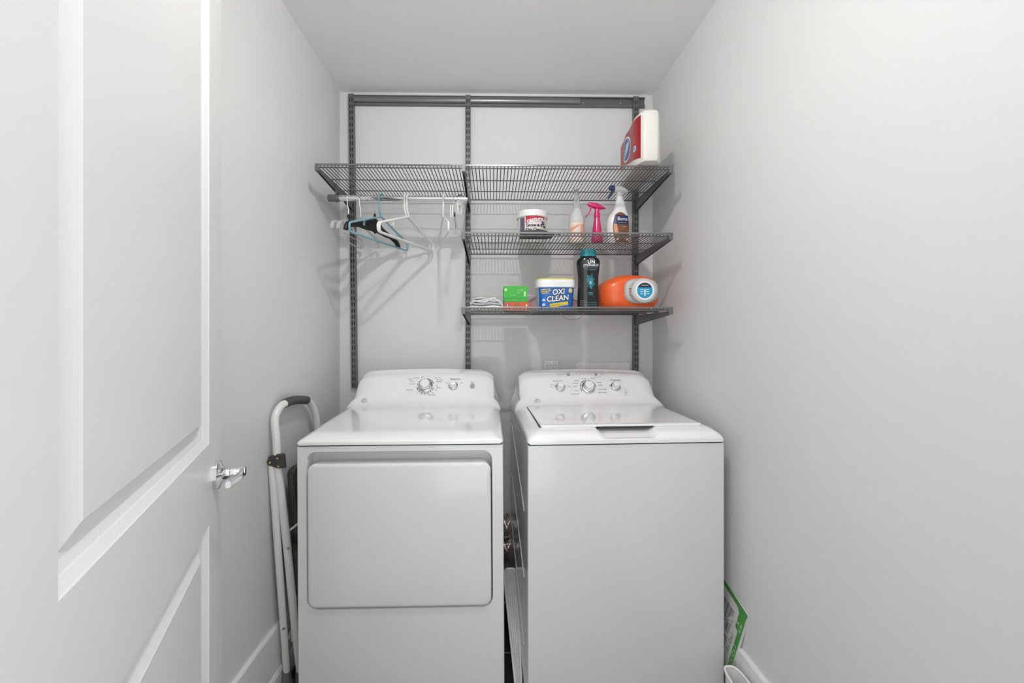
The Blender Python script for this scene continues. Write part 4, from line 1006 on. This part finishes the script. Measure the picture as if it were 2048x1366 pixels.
# --- washer
wx_ = 0.4585
was = appliance_common('washing_machine', 'white top-loading washing machine with lidded top, beside the right wall', 'washing machine', (wx_, 1.345, 0.002), math.radians(2.4))
SC0, SC1 = -0.090, 0.108
def scoop(x, y, z):
    if z < ZB0 + 0.012 or y > 0.12: return z, y
    k = sstep((x - SC0 + 0.012) / 0.030) * sstep((SC1 + 0.012 - x) / 0.030)
    k2 = 1 if y < 0.066 else sstep((0.075 - y) / 0.009)
    k3 = sstep((z - (ZB0 + 0.014)) / 0.020)
    return z - 0.015 * k * k2 * k3, y
obj('top_panel', top_shell(scoop), PLASTW, was, smooth=35)
g = G(); g.box(-W2 + 0.006, W2 - 0.006, 0.010, DEP - 0.01, ZB0 - 0.012, ZB0 + 0.004); obj('seam', g, GAPM, was, smooth=0)  # dark fill as painted shade between top and cabinet
L = []
for ins, z in ((0.0, ZC0), (0.0, ZC1)):
    L.append([(x, y, z) for x, y in rrect(-W2 + 0.001, W2 - 0.001, 0.003, DEP, 0.006, 4)])
obj('cabinet', G().loops(L), ENAMEL, was, smooth=40, wn=True)
# pressed creases on the side panels
g = G()
for sx in (-1,):
    for za, zb2 in ((0.86, 0.66), (0.62, 0.42), (0.38, 0.18)):
        g.tube([(sx * (W2 - 0.0012), 0.60, za), (sx * (W2 - 0.0012), 0.10, zb2)], 0.0025, 8)
obj('side_crease', g, ENAMEL, was)
for sx in (-1, 1):
    for sy in (0.06, DEP - 0.06): obj('foot', G().lathe([(0.018, 0.0), (0.018, 0.012), (0.008, 0.014), (0.008, 0.022)], 18, Matrix.Translation((sx * (W2 - 0.05), sy, 0))), DGREY, was)
# lid
lx0, lx1, ly0, ly1 = -W2 + 0.052, W2 - 0.052, 0.052, 0.428
g = G(); g.box(lx0 - 0.003, lx1 - 0.004, ly0 + 0.006, ly1 + 0.003, DECK - 0.006, DECK + 0.0008); obj('lid_gap', g, GAPM, was, smooth=0)  # dark sheet painting the shade in the gap round the lid
g = G(); L = []
for ins, z in ((0.001, DECK - 0.004), (0, DECK + 0.002), (0.0015, DECK + 0.0045), (0.006, DECK + 0.0055), (0.020, DECK + 0.0058)):
    L.append([(x, y, z) for x, y in rrect(lx0 + ins, lx1 - ins, ly0 + ins, ly1 - ins, 0.012, 5)])
lid = obj('lid', g.loops(L), PLASTW, was, smooth=50, wn=True)
g = G(); g.box(SC0 - 0.004, SC1 + 0.004, 0.0525, 0.058, DECK - 0.0045, DECK - 0.001); obj('grip_slot', g, GAPM, was, smooth=0)  # thin dark box painting the shade under the lid's front lip
knob(was, 0.003, 0.44, 0.031); knob(was, -0.128, 0.46, 0.0215); knob(was, 0.130, 0.46, 0.0215)
for u in (-0.080, 0.052): obj('push_button', G().lathe([(0.0085, 0), (0.0085, 0.003), (0.0075, 0.004)], 28, panel_M(u, 1.02)), GREYB, was)
badge(was, -0.240, -0.014)
vk = 0.45 * SL
g = G()
ring_marks(g, 0.003, vk, 0.0350, 0.0385, [(95, 140), (146, 172), (182, 212), (5, 85)]); ring_marks(g, -0.128, vk, 0.0245, 0.0262, [(10, 60), (75, 110), (150, 170)]); ring_marks(g, 0.130, vk, 0.0245, 0.0262, [(-20, 60), (75, 110), (150, 175)])
for s_, u, v in (('Normal', -0.014, 0.047), ('Colors', 0.030, 0.048), ('Whites', -0.050, 0.036), ('Delicates', -0.056, 0.022), ('Heavy', -0.060, 0.006), ('Rinse', -0.058, -0.016), ('Deep Clean', -0.064, -0.034), ('Casuals', 0.056, 0.026), ('Towels', 0.058, 0.010), ('Speed Wash', 0.066, -0.010), ('Drain & Spin', 0.062, -0.028)):
    wtext(g, psurf, s_, 0.0075, 0.003 + u, vk + v, 0.0008)
wtext(g, psurf, 'Temperature', 0.0095, 0.140, vk + 0.038, 0.0008, 0, 0.0001); wtext(g, psurf, 'Water Level', 0.009, -0.135, vk + 0.036, 0.0008)
for s_, u, v in (('Small', -0.166, 0.016), ('Auto', -0.168, 0.004), ('Super', -0.084, 0.006), ('Hot', 0.176, -0.014), ('Warm', 0.178, -0.026), ('Cold', 0.172, -0.038)): wtext(g, psurf, s_, 0.0065, u, vk + v, 0.0008)
vt = 1.02 * SL
for k, s_ in enumerate(('Fill', 'Soak', 'Wash', 'Rinse', 'Spin')):
    wtext(g, psurf, s_, 0.006, -0.040 + 0.0175 * k, vt + 0.005, 0.0012); disc(g, psurf, -0.040 + 0.0175 * k, vt - 0.002, 0.0016, 0.0016, 0.0012)
wtext(g, psurf, 'Start', 0.006, 0.084, vt + 0.004, 0.0012); wtext(g, psurf, 'Hold to cancel', 0.006, 0.088, vt - 0.003, 0.0012); wtext(g, psurf, 'Start / Pause', 0.006, 0.056, vt - 0.016, 0.0012)
disc(g, psurf, -0.058, vt, 0.002, 0.002, 0.0012)
obj('console_print', g, INK, was)
g = G(); wtext(g, psurf, 'Deep Rinse', 0.0085, -0.114, vt, 0.0012); obj('console_print', g, INKB, was)

# ------------------------------------------------------------------ between the machines: foil duct, leaning board
FOIL = mat('crinkled_foil', (0.86, 0.80, 0.78), 0.32, metal=1, bump=1.0, bscale=90)
ya = 2.015
d0 = at(1010, 1090, 1.93)
t = thing('foil_duct', 'crinkled silver foil dryer duct showing low between the two machines', 'duct', (0.066, 1.99, d0.z))
for (nm, zc_, rr_) in (('upper_bend', 0.058, 0.052), ('lower_bend', -0.052, 0.048)):
    g = G(); path = []; R = []
    n = 44
    for i in range(n + 1):
        s_ = i / n; path.append((-0.030 + 0.060 * s_, 0.0 + 0.015 * math.sin(s_ * PI), zc_ - 0.004 * (2 * s_ - 1) ** 2)); R.append(rr_ + 0.0040 * math.sin(s_ * 2 * PI * 6))
    g.tube(path, R, 40); rn = random.Random(3); g.v = [(x + rn.uniform(-.0012, .0012), y + rn.uniform(-.0016, .0016), z + rn.uniform(-.0016, .0016)) for x, y, z in g.v]; obj(nm, g, FOIL, t, smooth=25)

bt, bb = at(1021, 1137, 1.80), at(1052, 1420, 1.50)
t = thing('ironing_board', 'slim white-rimmed board in clear wrapping, leaning in the gap between dryer and washer', 'board', (0, 0, 0))
top = Vector((at(1020, 1137, 1.78).x, 1.78, at(1020, 1137, 1.78).z)); bot = Vector((0.093, 1.46, 0.012))
ax = (top - bot); Ln = ax.length; ax.normalize()
xx = Vector((1, 0, 0)); xx = (xx - ax * xx.dot(ax)).normalized(); nn = ax.cross(xx)
if nn.y > 0: nn = -nn
Mb = Matrix(((xx.x, ax.x, nn.x, bot.x), (xx.y, ax.y, nn.y, bot.y), (xx.z, ax.z, nn.z, bot.z), (0, 0, 0, 1)))
hwb = 0.0285
hwn = 0.011
outl = [(-hwn, 0.0), (-hwb, Ln - 0.03), (-hwb * 0.85, Ln - 0.010), (-hwb * 0.5, Ln), (hwb * 0.5, Ln), (hwb * 0.85, Ln - 0.010), (hwb, Ln - 0.03), (hwn, 0.0)]
g = G(); g.loops([[(x, y, -0.02) for x, y in outl], [(x, y, 0.0) for x, y in outl]], M=Mb); obj('cover', g, mat('grey_board_cover', (0.42, 0.43, 0.44), 0.4, coat=0.3, noise=0.25, nscale=25, bump=1.0, bscale=35), t, smooth=0)
g = G(); g.tube([(x, y, 0.0) for x, y in outl], 0.0045, 8, M=Mb); obj('rim', g, PLASTW, t)
g = G(); [g.tube([(x * 0.4, 0.02, 0.003), (x, Ln * 0.72, 0.003)], 0.0012, 6, M=Mb) for x in (-0.014, -0.004, 0.006, 0.015)]; obj('wrapping_folds', g, mat('clear_film_fold', (0.7, 0.7, 0.7), 0.2), t)

# ------------------------------------------------------------------ folded step ladder beside the dryer
LADW = mat('ladder_white_enamel', (0.76, 0.75, 0.73), 0.25, coat=0.3)
lad = thing('step_ladder', 'white tubular folding step ladder with grey grip, folded against the left wall', 'step ladder', (-0.75, 1.5, 0))
def lp(p_): return (p_[0] + 0.75, p_[1] - 1.5, p_[2])
RT = 0.0140
# near side front tube and top loop
pA = [at(601, 1350, 1.50), at(589, 1240, 1.475), at(576, 1110, 1.455), at(565, 1010, 1.44), at(556, 935, 1.428), at(553.5, 885, 1.425), at(550, 850, 1.428), at(551, 832, 1.434), at(560, 814, 1.46)]
pA[0].z = 0.03
grip = [at(572, 806, 1.49), at(588, 800.5, 1.55), at(609, 800, 1.64)]
pB = [at(618, 803, 1.675), at(628, 818, 1.705), at(634, 843, 1.72), at(638, 880, 1.725)]
dn = Vector((pA[0].x - pA[4].x, 0, pA[0].z - pA[4].z)); 
far = [Vector((pB[-1].x + 0.006, 1.735, 0.78)), Vector((pA[0].x, 1.79, 0.03))]
full = pA + grip + pB + far
sp = smooth_path([lp(v) for v in full], 5)
obj('front_frame', G().tube(sp, RT, 14), LADW, lad)
i0 = (len(pA)) * 5 - 1
obj('grip', G().tube(sp[i0: i0 + 14], 0.0165, 16), mat('grip_grey_foam', (0.075, 0.075, 0.075), 0.7, bump=0.5, bscale=150), lad)['label'] = 'grey foam grip'
# rear legs
rl = [at(541, 930, 1.425), at(556, 1100, 1.44), at(572, 1320, 1.478), at(573, 1350, 1.485)]
rl[0].x = max(rl[0].x, XL + 0.014)
P_ = smooth_path([lp(v) for v in rl], 5)
lg = obj('rear_leg', G().tube(P_, 0.0125, 14), LADW, lad)
ft = lp(rl[-1])
obj('rubber_foot', G().loops([[(ft[0] + x, ft[1] + y, z) for x, y in sup(a, a * 1.05, 2.2, 20)] for z, a in ((0.0005, 0.024), (0.006, 0.025), (0.022, 0.017), (0.060, 0.0145), (0.066, 0.0125))]), mat('rubber_grey', (0.16, 0.16, 0.15), 0.6), lg)
far_leg = [Vector((v.x, v.y + 0.30, v.z)) for v in rl]
lg2 = obj('rear_leg', G().tube(smooth_path([lp(v) for v in far_leg], 5), 0.0115, 14), LADW, lad)
ft2 = lp(far_leg[-1])
obj('rubber_foot', G().loops([[(ft2[0] + x, ft2[1] + y, z) for x, y in sup(a, a * 1.05, 2.2, 20)] for z, a in ((0.0005, 0.024), (0.006, 0.025), (0.022, 0.017), (0.060, 0.0145), (0.066, 0.0125))]), MATS['rubber_grey'], lg2)
ff = lp(pA[0]); obj('rubber_foot', G().lathe([(0.018, 0.0005), (0.018, 0.03), (0.0145, 0.05)], 18, Matrix.Translation((ff[0], ff[1], 0))), MATS['rubber_grey'], lad)
# hinge bracket near side
def hinge(yo, lab=None):
    pts = [at(px_, py_, 1.412) for px_, py_ in ((533, 925), (537, 914), (551, 908), (567, 909), (569.5, 937), (553, 937), (536, 930))]
    g = G(); g.loops([[(lp(v)[0], lp(v)[1] + yo, lp(v)[2]) for v in pts], [(lp(v)[0], lp(v)[1] + 0.014 + yo, lp(v)[2]) for v in pts]])
    for vtx in range(len(g.v)):
        x, y, z = g.v[vtx]; g.v[vtx] = (max(x, XL + 0.75 + 0.001), y, z)
    h = obj('hinge_plate', g, DGREY, lad, bevel=0.002)
    if yo == 0:
        for px_, py_ in ((555, 917), (540, 926), (556.5, 933)):
            q = lp(at(px_, py_, 1.411))
            obj('rivet', G().lathe([(0.0045, 0), (0.0045, 0.001), (0.0028, 0.003)], 16, Matrix.Translation((q[0], q[1], q[2])) @ Matrix.Rotation(PI / 2, 4, 'X')), BRASS, h)
hinge(0); hinge(0.30)
for px_, py_, yy in ((576, 1097, 1.441), (567, 1258, 1.453)):
    q = lp(at(px_, py_, yy)); obj('bolt', G().lathe([(0.004, -0.004), (0.004, 0.001), (0.002, 0.002)], 14, Matrix.Translation(q) @ Matrix.Rotation(PI / 2, 4, 'X')), mat('steel_bolt', (0.3, 0.29, 0.27), 0.4, metal=0.8), lad)
# folded dark treads between the tubes
def tread(zt, zb, x_, thick):
    a = lp((x_, 1.475, 0)); g = G()
    tilt = Matrix.Translation((a[0], a[1], (zt + zb) / 2)) @ Matrix.Rotation(math.radians(-5), 4, 'Y')
    hh = (zt - zb) / 2
    g.loops([[(-thick, y, z) for y, z in rrect(0, 0.27, -hh, hh, 0.025, 4)], [(thick, y, z) for y, z in rrect(0, 0.27, -hh, hh, 0.025, 4)]], M=tilt)
    tr = obj('tread', g, DGREY, lad, bevel=0.004)
    g = G(); [g.box(thick, thick + 0.003, 0.02, 0.25, -hh + 0.03 + k * 0.022, -hh + 0.038 + k * 0.022, tilt) for k in range(int((2 * hh - 0.05) / 0.022))]
    g.box(-0.004, thick, -0.0015, 0.001, -hh + 0.02, hh - 0.02, tilt)
    obj('ribs', g, mat('rib_grey', (0.075, 0.075, 0.07), 0.5), tr)
tread(0.80, 0.545, -0.736, 0.012); tread(0.52, 0.33, -0.722, 0.012)
a = lp((-0.735, 1.455, 0)); obj('link_bar', G().tube([(a[0] - 0.016, a[1], 0.575), (a[0] + 0.030, a[1] + 0.02, 0.610)], 0.004, 8), LADW, lad)
obj('brace', G().tube([lp((-0.745, 1.46, 0.50)), lp((-0.742, 1.49, 0.16))], 0.006, 8), LADW, lad)
obj('cross_bar', G().tube([lp((rl[2].x, rl[2].y, 0.17)), lp((far_leg[2].x, far_leg[2].y, 0.17))], 0.008, 10), LADW, lad)

# ------------------------------------------------------------------ furnace filter pack and basin beside the washer
tp = at(1493, 1224, 1.315); 
fl = thing('air_filter', 'green and white cardboard-framed air filter marked 12 x 12 x 1, wedged beside the washer', 'air filter')
topc = Vector((XR - 0.004, 1.300, tp.z)); botc = Vector((XR - 0.033, 1.372, 0.080))
av = (topc - botc); Hf = av.length; av.normalize(); bv = Vector((0, 1, 0)); bv = (bv - av * bv.dot(av)).normalized(); nv = bv.cross(av); 
if nv.x > 0: nv = -nv
Mf = Matrix(((bv.x, av.x, nv.x, botc.x), (bv.y, av.y, nv.y, botc.y), (bv.z, av.z, nv.z, botc.z), (0, 0, 0, 1)))
BL_ = 0.31; TH = 0.010
WC = mat('filter_card_white', (0.70, 0.68, 0.67), 0.6); GC_ = mat('filter_green', (0.07, 0.30, 0.06), 0.45); PL = mat('pleated_media', (0.36, 0.34, 0.33), 0.8, noise=0.2, nscale=30)
bw = 0.030
obj('frame', G().box(0, BL_, 0, Hf, -TH, -0.002, Mf), WC, fl, smooth=0)
ffn = lambda u, v, e=0: tuple(Mf @ Vector((u, v, e)))
g = G(); g.box(0.0012, bw * 0.62, 0.004, Hf - 0.002, -0.0018, -0.0006, Mf); g.box(0, BL_, Hf - bw * 0.62, Hf - 0.002, -0.0018, -0.0008, Mf)
g.add([ffn(*q, -0.0004) for q in ((0.002, Hf - 0.002), (0.002, Hf - 0.10), (0.034, Hf - 0.085), (0.034, Hf - 0.03), (0.05, Hf - 0.018))], [(0, 1, 2, 3, 4)])
obj('green_border', g, GC_, fl, smooth=0)
# pleats behind a die-cut cardboard grid
g = G(); pts = []
n = 22
V = []
for i in range(n + 1):
    u = 0.055 + (BL_ - 0.09) * i / n; V += [ffn(u, 0.05, -0.0018 + 0.003 * (i % 2)), ffn(u, Hf - 0.05, -0.0018 + 0.003 * (i % 2))]
g.add(V, [(2 * i, 2 * i + 1, 2 * i + 3, 2 * i + 2) for i in range(n)]); obj('pleats', g, PL, fl, smooth=0)
g = G()
for (a, b), (c, d) in (((0.05, 0.06), (0.17, Hf - 0.06)), ((0.17, 0.06), (0.05, Hf - 0.07)), ((0.05, Hf * 0.5), (0.28, Hf * 0.5)), ((0.05, Hf * 0.3), (0.28, Hf - 0.06)), ((0.05, Hf - .09), (0.28, 0.06))):
    dv = Vector((c - a, d - b)).normalized() * 0.006; g.add([ffn(a - dv.y, b + dv.x, 0.002), ffn(c - dv.y, d + dv.x, 0.002), ffn(c + dv.y, d - dv.x, 0.002), ffn(a + dv.y, b - dv.x, 0.002)], [(0, 1, 2, 3)])
obj('card_grid', g, WC, fl, smooth=0)
g = G(); fm_ = lambda u0: (lambda u, v, e=0: ffn(2 * u0 - u, v, -0.0002))
wtext(g, fm_(0.0095), '12 x 12 x 1', 0.020, 0.0095, 0.115, 0, PI / 2, 0.0003); wtext(g, fm_(0.010), 'FILTER', 0.012, 0.010, Hf - 0.07, 0, PI / 2, 0.0002); wtext(g, fm_(0.026), 'A', 0.018, 0.026, Hf - 0.065, 0, PI / 2, 0.0005)
obj('lettering', g, mat('pale_filter_print', (0.55, 0.72, 0.45), 0.5), fl)
g = G(); wtext(g, fm_(0.036), '12 x 12 x 1', 0.018, 0.036, 0.14, 0, PI / 2, 0.0003); obj('lettering', g, GC_, fl)

bs = thing('plastic_bin', 'narrow white plastic bin on the floor between washer corner and right wall', 'bin', (XR - 0.055, 1.225, 0.0))
secs = [(0.001, 0.020, 0.078), (0.006, 0.023, 0.082), (0.10, 0.0255, 0.088), (0.188, 0.0275, 0.092)]
L = [[(x, y, z) for x, y in sup(a_, b_, 3.2, 40)] for z, a_, b_ in secs] + [[(x, y, 0.188) for x, y in sup(0.0255, 0.090, 3.2, 40)], [(x, y, 0.008) for x, y in sup(0.020, 0.079, 3.2, 40)]]
obj('tub', G().loops(L), PLASTW, bs)
obj('rim', G().tube([(x, y, 0.189) for x, y in sup(0.0275, 0.092, 3.2, 40)], 0.004, 8, True), PLASTW, bs)
